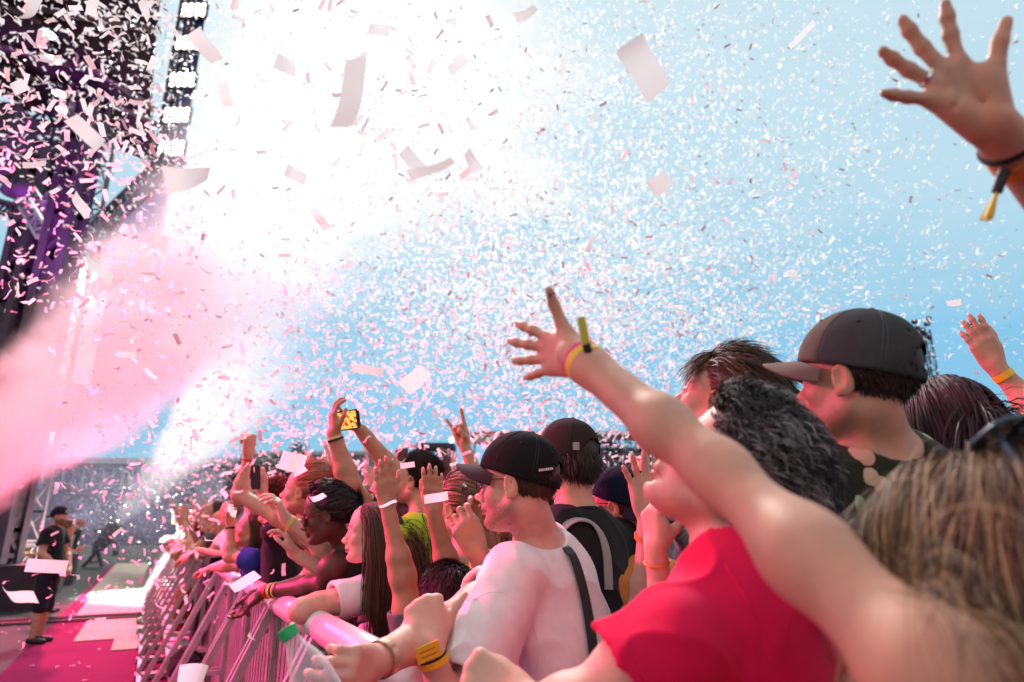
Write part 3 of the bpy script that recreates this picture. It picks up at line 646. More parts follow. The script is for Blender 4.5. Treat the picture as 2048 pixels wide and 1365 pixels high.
    if lower:
        T = SDF(); tm = cloth('trousers%s' % (trousers,), trousers); zg = base[2]; T.cap(PV+yb*.02, PV+np.array([0, 0, -.03])-yb*.02, hips*.86*wid, hips*.84*wid, .03)
        sho = SDF()
        for q_ in (-1, 1):
            hp = PV+yb*q_*.085+np.array([0, 0, -.04]); ft = np.array([base[0], base[1], zg])+yb*q_*.11*np.array([1, 1, 0]); kn = (hp+ft)/2+xb*np.array([1, 1, 0])*.02+np.array([0, 0, .02]); ank = ft+np.array([0, 0, .09])
            if shorts:
                T.cap(hp, kn+np.array([0, 0, -.02]), .098*wid, .088*wid, .03)
            else: T.cap(hp, kn, .092*wid, .066, .03); T.cap(kn, ank, .064, .052, .02)
            sho.flat(ank+np.array([0, 0, -.04])-xb*np.array([1, 1, 0])*.03, ft+np.array([0, 0, .035])+xb*np.array([1, 1, 0])*.15, .046, .036, yb, .95, .02)
            if shorts: LG = SDF().cap(kn+np.array([0, 0, .06]), kn+np.array([0, 0, -.05]), .058, .056, .02).cap(kn+np.array([0, 0, -.05]), kn+np.array([0, 0, -.18])-xb*.012, .056, .058, .02).cap(kn+np.array([0, 0, -.18])-xb*.012, ank, .056, .036, .02); lv, lf = LG.mesh(.012); mesh_obj('leg', lv, lf, skin_mat(), body, base, True, np.tile(np.array(sk), (len(lv), 1)))
        tv, tf = T.mesh(.016); tv = wrinkle(tv, tf, .010, 8, 3, (1, 1, .5)); mesh_obj('shorts' if shorts else 'trousers', tv, tf, tm, body, base, True)
        ov, of = sho.mesh(.012); mesh_obj('shoes', ov, of, M('shoe%s' % (shoes,), shoes, .7, bump=.1), body, base, True)
    # ---- hair
    hs = hair if isinstance(hair, (list, tuple)) else ([hair] if hair else [])
    for h in hs: HAIRDO[h](ctx, abs(hash(key)) % 1000 if False else sum(map(ord, key)))
    if cap: ctx['cap'] = baseball_cap(C, Rh, s, body, base, **cap)
    if glasses: make_glasses(ctx, **glasses)
    for (sd, t, w, mat, *rest) in bands:
        q = J[sd]; wrap_band('wristband', q['el'], q['wr'], t, (.0305+.016*(1-t))*q['k']+.0005, w, mat, body, base, .95, tilt=rest[0] if rest else 0.0)
    PEOPLE[key] = ctx
    return ctx
def make_glasses(ctx, col=(.02, .02, .02), r=.023, sun=None, up=0.0, thick=.0016, square=False, zoff=-.006):
    C, Rh, s, body, base = (ctx[k] for k in ('C', 'Rh', 's', 'body', 'base')); g = lambda x, y, z: C+Rh@(np.array([x-up*.6, y*(1+.1*up/.07), z+up])*s)
    B = MB(); Lm = MB()
    for y in (-1, 1):
        pts = []
        for i in range(25):
            a = 2*math.pi*i/24; ca, sa = math.cos(a), math.sin(a)
            if square: ca = math.copysign(abs(ca)**.6, ca); sa = math.copysign(abs(sa)**.6, sa)
            pts.append(g(.099-.16*(abs(y*.034+r*1.05*ca)-.03)**1*(1), y*.034+r*1.05*ca, zoff+r*.86*sa))
        B.tube(pts, thick*s, 6, False)
        c = sum(pts[:-1])/24; n = len(Lm.v); Lm.v += [tuple(c)]+[tuple(p) for p in pts[:-1]]; Lm.f += [(n, n+1+i, n+1+(i+1) % 24) for i in range(24)]
        B.tube([g(.094, y*.058, zoff+.010), g(.060, y*.072, zoff+.012), g(-.004, y*.080, zoff+.014), g(-.026, y*.081, zoff-.006)], thick*.9*s, 6)
    B.tube([g(.099, -.012, zoff+.004), g(.104, 0, zoff+.008), g(.099, .012, zoff+.004)], thick*s, 6)
    fr = B.build('glasses', M('glasses_frame%s' % (col,), col, .3), body, base, True)
    lm = M('sunglass_lens', (.015, .015, .018), .06) if sun else M('clear_lens', (1, 1, 1), .02, trans=1.0, ior=1.02)
    o = Lm.build('lenses', lm, fr, base, True); return fr
# ------------------------------------------------------------------ hairdos
def hd(**kw):
    def f(c, seed): strands('hair', c['C'], c['Rh'], c['s'], c['body'], c['base'], c['hc'], seed=seed, **kw)
    return f
def sh(thick=1.045, amp=.004, **kw):
    def f(c, seed): hair_shell('hair', c['C'], c['Rh'], c['s'], c['body'], c['base'], c['hc'], thick, amp, **kw)
    return f
def body_avoid(c):
    NB = c['NB']; J = c['J']; return [(NB+np.array([0, 0, .08]), NB, c['nr']*1.2+.012), (NB+np.array([0, 0, -.03]), J['L']['sh'], .076), (NB+np.array([0, 0, -.03]), J['R']['sh'], .076), (NB+c['dn']*.1, NB+c['dn']*.45, .135)]
def long_hair(L=.42, n=3600, w=.0014, col2=None, part=.8, jit=.10, curl=.004, grav=.55, front=.07, temple=.03, segs=14):
    def f(c, seed):
        hair_shell('hair', c['C'], c['Rh'], c['s'], c['body'], c['base'], c['hc'], 1.05, .004, front=front, temple=temple)
        strands('hair', c['C'], c['Rh'], c['s'], c['body'], c['base'], c['hc'], n=n, L=L, comb=(-1.0, 0, -.05), part=part*.45, lift=.08, grav=grav, width=w, segs=segs, jit=jit, curl=curl, turns=1.5, low=-.05, front=front, temple=temple, avoid=body_avoid(c), col2=col2, keep=1.075, seed=seed, lenvar=.2)
    return f
nape = lambda q: (q[..., 2] < .03)
HAIRDO = dict(
    shell=sh(), thin=sh(1.03, .002), big=sh(1.12, .012, nscale=20),
    short=lambda c, sd: (sh(1.04, .003)(c, sd), hd(n=5200, L=.030, comb=(.2, 0, .5), lift=.6, width=.0010, segs=4, jit=.3, keep=1.02)(c, sd)),
    crop=lambda c, sd: (sh(1.03, .002, low=-.06)(c, sd), hd(n=2200, L=.014, comb=(-.2, 0, -.6), lift=.7, width=.0012, segs=3, jit=.25, keep=1.01, mask=nape, low=-.062)(c, sd)),
    shaggy=lambda c, sd: (sh(1.05, .006, low=-.065)(c, sd), hd(n=4200, L=.055, comb=(-.3, 0, -.8), lift=.30, width=.0012, segs=6, jit=.3, grav=.12, curl=.002, keep=1.04, mask=nape, low=-.07)(c, sd)),
    swept=lambda c, sd: (sh(1.05, .004, front=.082, temple=.035)(c, sd), hd(n=6500, L=.10, comb=(-1, 0, .1), lift=.34, width=.0012, segs=9, jit=.11, grav=.10, curl=.003, turns=1.0, keep=1.055, front=.086, temple=.03)(c, sd)),
    curls=lambda c, sd: (sh(1.05, .010, nscale=30, front=.092, temple=.004)(c, sd), hd(n=9500, L=.058, comb=(-1, .15, .0), lift=.16, width=.0010, segs=14, jit=.13, grav=.06, curl=.0065, turns=1.5, jw=.45, clump=.7, keep=1.055, col2=(.30, .30, .31), var=.45, front=.096, temple=.0)(c, sd)),
    afro=lambda c, sd: (sh(1.13, .016, nscale=30)(c, sd), hd(n=3200, L=.055, comb=(-.3, 0, .2), lift=1.2, width=.0022, segs=9, jit=.5, curl=.006, turns=2.5, keep=1.1)(c, sd)),
    flat=lambda c, sd: (sh(1.05, .004, low=-.06)(c, sd), hd(n=6500, L=.048, comb=(-.45, .35, -.55), lift=.14, width=.0010, segs=7, jit=.13, grav=.08, keep=1.045, low=-.062)(c, sd)),
    braids=lambda c, sd: (sh(1.07, .008, nscale=40, temple=.03)(c, sd), hd(n=1100, L=.085, comb=(-1, 0, .15), lift=.02, width=.0032, segs=12, jit=.08, grav=.03, curl=.0026, turns=4, keep=1.085, gather=(-.10, 0, .05), gstr=.22)(c, sd)),
    long=long_hair(), longer=long_hair(.52, 5200, .0013), fringe=hd(n=900, L=.075, comb=(.6, .5, -.3), lift=.35, width=.0010, segs=8, jit=.16, grav=.16, front=.09, temple=.02, keep=1.06, mask=lambda q: (q[..., 0] > .035) & (q[..., 2] > .05)),
    bun=lambda c, sd: (sh(1.05, .003, temple=.03)(c, sd), hd(n=4500, L=.15, comb=(-1, 0, .25), lift=.10, width=.0011, segs=9, jit=.10, keep=1.055, gather=(-.10, 0, .10), temple=.03, col2=(.42, .18, .09))(c, sd), bun_knot(c, sd)),
    pony=lambda c, sd: (sh(1.05, .003, temple=.03)(c, sd), hd(n=1800, L=.15, comb=(-1, 0, -.1), lift=.08, width=.0018, segs=9, jit=.08, keep=1.055, gather=(-.125, 0, .03), temple=.03)(c, sd), tail(c, sd)),
)
def bun_knot(c, sd):
    rg = np.random.default_rng(sd); o = np.array([-.105, 0, .115]); B = MB(); cols = []
    for i in range(110):
        ax = nrm(rg.normal(size=3)); x = nrm(np.cross(ax, rg.normal(size=3))); y = np.cross(ax, x); r = .030+.014*rg.random(); a0 = rg.random()*6.3; sw = 2.2+2.5*rg.random()
        pts = [c['C']+c['Rh']@((o+r*(math.cos(a0+sw*t/9)*x+math.sin(a0+sw*t/9)*y)*np.array([1, 1, .8])+ax*.01*rg.normal())*c['s']) for t in range(10)]
        n0 = len(B.v); B.tube(pts, .0019+.0015*rg.random(), 4, False); k = np.array(c['hc'])*(.6+.9*rg.random()); cols += [k]*(len(B.v)-n0)
    B.ell(c['C']+c['Rh']@(o*c['s']), (.030, .030, .026)); cols += [np.array(c['hc'])*.6]*(len(B.v)-len(cols)); B.build('hair_bun', hair_mat(), c['body'], c['base'], True, cols)
def tail(c, sd):
    rg = np.random.default_rng(sd); o = np.array([-.118, 0, .03]); B = MB(); cols = []
    for i in range(260):
        q = o+rg.normal(size=3)*.008; d = nrm(np.array([-1, 0, .1])+rg.normal(size=3)*.25); pts = []
        for t in range(10): pts.append(c['C']+c['Rh']@(q*c['s'])); q = q+d*.026; d = nrm(d+c['Rh'].T@np.array([0, 0, -.34])+rg.normal(size=3)*.06)
        n0 = len(B.v); B.tube(pts, [.0016]*9+[.0006], 4, False); k = np.array(c['hc'])*(.6+.9*rg.random()); cols += [k]*(len(B.v)-n0)
    B.build('ponytail', hair_mat(), c['body'], c['base'], True, cols)
# ------------------------------------------------------------------ ground, pit, barrier
DEBUG = False
U = nrm(np.array([-.535, 1.0, 0])); NS = np.array([U[1]*-1, U[0], 0.0]); B0 = np.array([-.355, 1.95, 0.0])   # along the barrier, towards the stage
def BP(s, off=0.0, z=0.0): return B0+U*s+NS*off+np.array([0, 0, z])
def sheet(name, pts, z, mat, label=None, cat=None):
    v = [(p[0], p[1], z) for p in pts]; return mesh_obj(name, v, [tuple(range(len(v)))], mat, None, None, False)
def speckle(c1, c2, sc=60, c3=None):
    def f(N, L, tc):
        n1 = N.new('ShaderNodeTexNoise'); n1.inputs['Scale'].default_value = sc; n1.inputs['Detail'].default_value = 8; n1.inputs['Roughness'].default_value = .7; L.new(tc.outputs['Object'], n1.inputs['Vector'])
        n2 = N.new('ShaderNodeTexNoise'); n2.inputs['Scale'].default_value = 1.1; n2.inputs['Detail'].default_value = 4; L.new(tc.outputs['Object'], n2.inputs['Vector'])
        ad = N.new('ShaderNodeMath'); ad.operation = 'MULTIPLY_ADD'; L.new(n2.outputs['Fac'], ad.inputs[0]); ad.inputs[1].default_value = .6; L.new(n1.outputs['Fac'], ad.inputs[2])
        r = N.new('ShaderNodeValToRGB'); r.color_ramp.elements[0].position = .55; r.color_ramp.elements[0].color = (*c1, 1); r.color_ramp.elements[1].position = 1.0; r.color_ramp.elements[1].color = (*c2, 1); L.new(ad.outputs[0], r.inputs[0]); return r.outputs[0]
    return f
g = sheet('ground', [(-900, -60), (900, -60), (900, 1500), (-900, 1500)], 0.0, M('asphalt', (.05, .05, .05), .95, pattern=speckle((.028, .028, .030), (.075, .073, .072), 45), bump=.35, bump_scale=90, spec=.15)); tag(g, kind='structure')
g = sheet('carpet', [BP(-4, .0), BP(-4, 1.85), BP(33, 1.85), BP(33, .0)], .004, M('carpet', (.5, .02, .09), .95, pattern=speckle((.17, .002, .042), (.30, .004, .085), 70), bump=.4, bump_scale=160, spec=.08)); tag(g, kind='structure')  # pink stage light put into the colour of a beige deck
patch_mat = M('plywood', (.55, .43, .33), .8, pattern=speckle((.20, .14, .105), (.33, .25, .19), 30), bump=.15)  # pale slabs stand in for patches of white light on the floor
def light_patch_slab(name, s0, s1, o0, o1, z):
    o = MB(); o.box(BP((s0+s1)/2, (o0+o1)/2, z), U*(s1-s0)/2, NS*(o1-o0)/2, (0, 0, .006)); x = o.build(name, patch_mat); tag(x, kind='structure')
light_patch_slab('path_boards', 9.75, 12.3, .44, 1.35, .012); light_patch_slab('path_boards', 12.6, 16.9, .44, 1.60, .012); light_patch_slab('path_boards', 16.95, 33, .44, 1.72, .012)
light_patch_slab('path_boards', 8.7, 9.72, .44, .85, .012)
# cables across the pit floor
ck = M('black_rubber', (.012, .012, .013), .6)
for i, (s0, s1, ph) in enumerate(((12.5, 12.75, .3), (12.05, 12.37, 1.7))):
    b = MB()
    for q in range(5):
        pts = []
        for t in np.linspace(0, 1, 26): o = .5+4.2*t; pts.append(BP(s0+(s1-s0)*t+.05*q+.10*math.sin(5*t+ph+q*.3), o, .030+.006*(q % 2)))
        b.tube(pts, .014, 6)
    tag(b.build('cable_bundle', ck, None, None, True), ['bundle of black cables crossing the pale boards farther from the viewer', 'bundle of black cables crossing the boards just short of the other bundle'][i], 'cable')
steel = M('galvanised', (.42, .41, .42), .38, metal=.75, noise_amt=.12, noise_scale=14, bump=.05, bump_scale=200)
steel2 = M('galvanised_dark', (.36, .355, .36), .5, metal=.55, noise_amt=.15, noise_scale=18, bump=.08, bump_scale=240)
def make_barrier():
    """one barrier panel, 1 m long along +x, the stage side at +y"""
    e = empty('crowd_barrier', (0, 0, 0)); X, Y, Z = np.eye(3)
    b = MB()
    for k in range(10):   # folded sheet: ribs and flats
        x0 = -.475+k*.095; b.abox((x0+.002, -.004, .12), (x0+.062, .004, 1.14)); b.abox((x0+.064, -.020, .12), (x0+.094, -.012, 1.14))
        b.abox((x0+.062, -.020, .12), (x0+.0645, .004, 1.14))
    b.build('sheet_panel', M('perforated_sheet', (.34, .33, .34), .42, metal=.6, noise_amt=.10, noise_scale=10, pattern=perf), e)
    r = MB(); r.tube([(-.497, .0, 1.195), (.497, .0, 1.195)], .052, 20, True, 1.0); r.build('top_rail', M('rail_paint', (.56, .55, .56), .34, metal=.35, noise_amt=.06, noise_scale=9, bump=.02, bump_scale=300), e, None, True)
    for x in (-.46, .46):
        q = MB(); q.bar((x, .035, 1.165), (x, .52, .075), .038, .038, (1, 0, 0)); q.build('brace', steel, e)
        q = MB(); q.bar((x, -.9, .035), (x, .55, .035), .045, .045); q.bar((x, .0, .05), (x, .0, 1.14), .04, .04, (0, 1, 0)); q.build('foot_frame', steel2, e)
        q = MB(); q.bar((x*.99, .02, .55), (x*.99, .30, .55), .03, .03); q.build('strut', steel, e)
        q = MB()
        for zz in (1.07,): q.lathe([(0, .012), (.012, .012), (.012, 0), (0, 0)], (x, .040, zz), (0, 1, 0), 6)
        q.build('bolt', steel2, e)
        q = MB(); q.abox((x-.05, .006, .96), (x+.05, .022, 1.135)); q.build('gusset', steel2, e)
    q = MB(); q.abox((-.43, .06, .335), (.43, .30, .350)); q.abox((-.43, .30, .305), (.43, .306, .350)); q.build('step_plate', M('tread', (.50, .49, .49), .5, metal=.6, noise_amt=.2, noise_scale=40, bump=.5, bump_scale=120), e)
    q = MB(); q.abox((-.47, -.95, .004), (.47, -.02, .012)); q.build('floor_plate', steel2, e)
    q = MB(); q.bar((-.44, .51, .05), (.44, .51, .05), .04, .04); q.build('toe_bar', steel, e)
    return e
def perf(N, L, tc):
    v = N.new('ShaderNodeTexVoronoi'); v.inputs['Scale'].default_value = 130; L.new(tc.outputs['Object'], v.inputs['Vector'])
    r = N.new('ShaderNodeValToRGB'); r.color_ramp.elements[0].position = .28; r.color_ramp.elements[0].color = (.12, .12, .12, 1); r.color_ramp.elements[1].position = .36; r.color_ramp.elements[1].color = (.34, .33, .335, 1); L.new(v.outputs['Distance'], r.inputs[0]); return r.outputs[0]
def copy_tree(o, loc, rz):
    c = o.copy(); COL.objects.link(c); c.location = loc; c.rotation_euler = (0, 0, rz)
    for ch in o.children:
        d = ch.copy(); COL.objects.link(d); d.parent = c
        for gch in ch.children: w = gch.copy(); COL.objects.link(w); w.parent = d
    return c
proto = make_barrier(); ang = math.atan2(U[1], U[0])
ORD = ['nearest', 'second', 'third', 'fourth', 'fifth', 'sixth', 'seventh', 'eighth', 'ninth', 'tenth', 'eleventh', 'twelfth', 'thirteenth', 'fourteenth', 'fifteenth', 'sixteenth', 'seventeenth', 'eighteenth', 'nineteenth', 'twentieth', 'twenty-first', 'twenty-second', 'twenty-third', 'twenty-fourth', 'twenty-fifth', 'twenty-sixth']
for i in range(26):
    o = proto if i == 0 else copy_tree(proto, (0, 0, 0), 0)
    o.location = BP(.20+1.0*i); o.rotation_euler = (0, 0, ang)
    tag(o, 'steel crowd barrier panel with slanting braces, %s along the row from the viewer' % ORD[i], 'crowd barrier', 'crowd barrier panels along the pit')
# jacket hung over the rail, bag on a step, vest inside, balls
def hung_cloth(name, s0, s1, z0, z1, mat, label, cat, off=.075, seed=0):
    n, m = 26, 40; v = []; f = []
    for l in (0, 1):
        for i in range(m+1):
            for j in range(n+1):
                t = i/m; a = j/n; w = (1-.25*t+.12*math.sin(7*t+seed)); s = (s0+s1)/2+(a-.5)*(s1-s0)*w+.05*math.sin(3*t+seed)
                z = z1-(z1-z0)*t; o = off+.03*math.sin(9*a+seed+2*t)*t+.06*t
                if t < .08: z = z1+.02*math.cos(t/.08*1.5); o = -.07+(off+.07)*t/.08
                z += .10*math.sin(5*a+seed)*t*t
                v.append(BP(s, o+.012*l*(1 if t > .04 else 0), z+(.010*l if t < .08 else 0)))
    st = (m+1)*(n+1)
    for l in (0, 1):
        for i in range(m):
            for j in range(n): q = (l*st+i*(n+1)+j, l*st+i*(n+1)+j+1, l*st+(i+1)*(n+1)+j+1, l*st+(i+1)*(n+1)+j); f.append(q if l else q[::-1])
    for i in range(m):
        for j in (0, n): f.append((i*(n+1)+j, (i+1)*(n+1)+j, st+(i+1)*(n+1)+j, st+i*(n+1)+j))
    for j in range(n): f.append((m*(n+1)+j, m*(n+1)+j+1, st+m*(n+1)+j+1, st+m*(n+1)+j))
    tag(mesh_obj(name, v, f, mat, None, None, True), label, cat)
hung_cloth('jacket', 5.0, 5.75, .22, 1.265, cloth('black_knit', (.008, .008, .010)), 'black jacket hanging over the barrier rail beside the blue-shirted girl', 'jacket', .075, 1)
S_ = SDF().ell(BP(4.7, .2, .46), (.20, .13, .12), np.stack([U, NS, (0, 0, 1)], 1), .03).ell(BP(4.55, .22, .43), (.12, .12, .08), None, .05); v_, f_ = S_.mesh(.012); v_ = wrinkle(v_, f_, .02, 14); tag(mesh_obj('bag', v_, f_, cloth('black_bag', (.010, .010, .012)), None, None, True), 'black cloth bag lying on a barrier step', 'bag')
S_ = SDF().ell(BP(6.9, .16, .66), (.16, .09, .26), np.stack([U, NS, (0, 0, 1)], 1), .03); v_, f_ = S_.mesh(.014); v_ = wrinkle(v_, f_, .03, 12); tag(mesh_obj('vest', v_, f_, cloth('orange_vest', (.62, .09, .02)), None, None, True), 'orange vest stuffed behind the barrier braces', 'vest')
for i, (q, c, l) in enumerate((((280, 1242), (.02, .55, .10), 'green ball on the carpet against the barrier foot'), ((280, 1262), (.62, .72, .68), 'white ball on the carpet against the barrier foot'))):
    p = onz(*q, .06); B = MB(); B.ell(p, (.062, .062, .060), None, 18); x = B.build('ball', M('ball%d' % i, c, .35), None, None, True); tag(x, l, 'ball')
    B = MB(); B.ell(p+np.array([.02, -.045, .012]), (.030, .024, .030), None, 12); B.build('ball_mark', M('ball_mark', (.75, .8, .78), .4) if i == 0 else M('ball_mark2', (.05, .35, .25), .4), x, None, True)
# ------------------------------------------------------------------ the crowd
WHITE = cloth('white_tee', (.80, .78, .80)); BLACK = cloth('black_tee', (.014, .014, .016)); RED = cloth('red_tee', (.76, .010, .085)); ORANGE = cloth('orange_tee', (.58, .20, .05)); BLUE = cloth('blue_tee', (.02, .05, .30)); GREY = cloth('grey_tee', (.14, .14, .15)); LIME = cloth('lime', (.42, .72, .04)); TAN = cloth('tan_knit', (.30, .22, .15)); PINKT = cloth('pink_top', (.60, .30, .32))
def blotch(ground, cols, sc, thr):
    def f(N, L, tc):
        src = None; prev = None
        for i, c in enumerate(cols):
            mp = N.new('ShaderNodeMapping'); mp.inputs['Location'].default_value = (i*3.7, i*1.9, i*5.1); mp.inputs['Scale'].default_value = (1, 1, .62+.3*(i % 2)); mp.inputs['Rotation'].default_value = (.5*i, .8, .3*i); L.new(tc.outputs['Object'], mp.inputs[0])
            v = N.new('ShaderNodeTexVoronoi'); v.inputs['Scale'].default_value = sc*(1+.3*i); L.new(mp.outputs[0], v.inputs['Vector'])
            nz = N.new('ShaderNodeTexNoise'); nz.inputs['Scale'].default_value = sc*2.5; L.new(tc.outputs['Object'], nz.inputs['Vector'])
            ad = N.new('ShaderNodeMath'); ad.operation = 'MULTIPLY_ADD'; L.new(nz.outputs['Fac'], ad.inputs[0]); ad.inputs[1].default_value = .22; L.new(v.outputs['Distance'], ad.inputs[2])
            lt = N.new('ShaderNodeMath'); lt.operation = 'LESS_THAN'; L.new(ad.outputs[0], lt.inputs[0]); lt.inputs[1].default_value = thr
            mx = N.new('ShaderNodeMix'); mx.data_type = 'RGBA'; L.new(lt.outputs[0], mx.inputs['Factor']); mx.inputs['B'].default_value = (*c, 1)
            if prev is None: mx.inputs['A'].default_value = (*ground, 1)
            else: L.new(prev, mx.inputs['A'])
            prev = mx.outputs['Result']
        return prev
    return f
LEAFY = cloth('leaf_print', (.03, .03, .02), pattern=blotch((.026, .028, .018), [(.66, .36, .26), (.62, .45, .30), (.36, .55, .30)], 9, .30))
FLORAL = cloth('floral_print', (.7, .55, .25), pattern=blotch((.72, .52, .22), [(.62, .02, .20), (.70, .04, .30), (.25, .30, .10)], 13, .27))
def band(n, c): return M('band_'+n, c, .55, bump=.1, bump_scale=300)
BY, BR, BO, BK, BW, BPK, BLM = band('yellow', (.80, .55, .03)), band('red', (.65, .02, .04)), band('orange', (.75, .26, .05)), band('black', (.01, .01, .012)), band('cream', (.72, .60, .34)), band('pink', (.75, .03, .25)), band('lime', (.62, .60, .05))
up, tocam = (0, 1, 0), (0, -.2, -1)
# A: the blonde woman whose bare arm crosses the picture
person('blonde', 'blond woman with sunglasses on her hair, bare arm stretched across the crowd', (2068, 1205, .68), yaw=18, pitch=6, byaw=35, lean=4, female=True, skin='fair', haircol='dirty', det=False,
  arms=dict(L=dict(sh=(1868, 1352, .50), el=(1440, 945, .745), wr=(1158, 716, .97), F=(-.44, .06, .86), N=(.82, .0, .48), pose='back', rs=(.040, .0365, .0290, .0335, .0275), k=.83, size=.88)), hair=[], shirt=dict(mat=cloth('lilac_grey', (.50, .46, .55)), tank=True), vox=.0042, nb=(2050, 1370, .62), lower=True)
# B: open hand at the top right
person('reach', 'person reaching an open palm with an orange wristband into the upper right sky', (2480, 800, .98), yaw=60, pitch=15, female=False, skin='fair', haircol='dark', hair=['shell'], det=False,
  arms=dict(R=dict(el=(2215, 505, .90), wr=(1994, 262, .82), F=(-.70, .72, .05), N=(.10, -.10, -1), pose='fan', size=.95)), shirt=dict(mat=GREY), vox=.0034)
# C: red shirt
person('redshirt', 'man in a bright red t-shirt with curly greying hair tipping his head back', (1458, 945, 1.10), yaw=72, pitch=42, byaw=62, lean=6, skin='pale', haircol=(.030, .030, .033), hair=['curls'], beard=.25, s=1.04, nb=(1482, 1098, 1.07),
  arms=dict(L=dict(sh=(1345, 1290, .92), el=(1165, 1425, .90), wr=(1060, 1412, .96), F=(-.8, .25, .3), N=(.3, -.6, .5), pose='fist'), R=dict(el=(1420, 1420, 1.25), wr=(1300, 1500, 1.30), F=(-1, 0, .2), N=(0, -1, 0), pose='relaxed')),
  shirt=dict(mat=RED, sleeve=.50, loose=.018, amp=.010), vox=.0042)
# D: dark cap and leaf print shirt
person('greycap', 'tall man in a charcoal baseball cap and dark leaf print shirt seen from behind', (1712, 761, 1.25), yaw=40, pitch=9, byaw=22, lean=2, skin='fair', hair=['crop'], haircol='dark', beard=.30, nb=(1762, 918, 1.27), wid=1.06,
  shirt=dict(mat=LEAFY, sleeve=.6, amp=.010), cap=dict(col=(.048, .056, .060), front=(.11, .095, .078), brim=(.115, .098, .080), tilt=-9, yawoff=8), vox=.0042)
# E: young man looking up
person('swept', 'young man with swept brown hair gazing up beside the charcoal cap', (1442, 806, 1.55), yaw=58, pitch=27, byaw=60, skin='fair', hair=['swept', 'fringe'], haircol='brown', shirt=dict(mat=GREY), vox=.0042)
# F: white t-shirt, black cap, glasses
person('whitetee', 'man in white t-shirt, black cap and round glasses leaning on the barrier', (1036, 968, 1.72), yaw=69, pitch=2, byaw=58, lean=16, skin='pale', hair=['crop'], haircol='brown', beard=.75, nb=(1085, 1098, 1.78),
  arms=dict(R=dict(sleeve=.34, sh=(1012, 1185, 1.74), el=(882, 1258, 1.54), wr=(752, 1324, 1.28), F=(670, 1352, 1.13), N=(-.55, -.2, .8), pose='grip', k=1.1), L=dict(el=(905, 1440, 1.40), wr=(862, 1305, 1.40), F=(846, 1205, 1.46), N=(-.10, -.15, 1), pose=([(-6, 74, 46, 30), (-1, 78, 48, 30), (3, 80, 50, 30), (8, 82, 50, 30)], (38, 22, -4)), k=1.02, size=1.08)),
  shirt=dict(mat=WHITE, sleeve=.74, loose=.018, amp=.009), cap=dict(col=(.011, .012, .013), tilt=-15, yawoff=3), glasses=dict(col=(.03, .028, .028)), vox=.0040, bands=[('L', .90, .014, BY), ('L', .955, .007, BK), ('R', .93, .017, M('watch_gold', (.72, .52, .32), .3, metal=.9))])
# G: trucker cap, black shirt with straps
person('trucker', 'man in black t-shirt with grey shoulder straps and brown trucker cap', (1132, 922, 2.12), yaw=46, pitch=2, byaw=40, lean=5, skin='fair', hair=['shaggy'], haircol='dark', shirt=dict(mat=BLACK, amp=.008), cap=dict(col=(.028, .022, .020), front=(.15, .105, .09), tilt=-10), wid=1.02)
# H: navy cap backwards
person('navycap', 'man in navy cap worn backwards, black glasses and orange shirt', (1240, 1014, 2.2), yaw=58, pitch=4, byaw=48, skin='fair', hair=['thin'], haircol='auburn', beard=.6, shirt=dict(mat=ORANGE), cap=dict(col=(.010, .014, .032), back=True, tilt=12), glasses=dict(col=(.01, .01, .01)))
# hands in front of the red shirt
person('hidden_palms', 'person behind the red shirt with one pale palm and one bent hand raised', (1452, 1010, 1.68), yaw=80, pitch=5, female=True, skin='pale', haircol='dark', hair=['shell'], det=False,
  arms=dict(L=dict(el=(1330, 1262, 1.42), wr=(1312, 1110, 1.42), F=(-.05, .95, .2), N=(.9, .0, .35), pose='phone'), R=dict(el=(1288, 1225, 1.75), wr=(1293, 1035, 1.72), F=(-.10, 1, .05), N=(-.15, -.1, -1), pose='open')), shirt=dict(mat=GREY), bands=[('R', .80, .012, BO), ('L', .90, .004, BO)])
# heads at the right
person('brownback', 'head of smooth dark brown hair between the charcoal cap and the blonde woman', (1892, 862, 1.52), yaw=10, pitch=0, female=True, skin='fair', haircol='purple', hair=['long'], det=False, shirt=dict(mat=BLACK))
person('clip', 'dark haired head with a thin pink clip behind the grey curls', (1606, 893, 1.85), yaw=40, pitch=0, female=True, skin='fair', haircol='dark', hair=['short'], det=False, shirt=dict(mat=BLACK))
person('edge', 'person at the right edge raising a hand with orange nails and yellow wristband', (2145, 815, 1.55), yaw=40, pitch=5, female=True, skin='fair', haircol='black', hair=['big'], det=False,
  arms=dict(L=dict(el=(2075, 822, 1.95), wr=(1994, 738, 2.0), F=(-.40, .90, .15), N=(.25, .2, 1), pose='flat')), shirt=dict(mat=BLACK), bands=[('L', .84, .020, BY)])
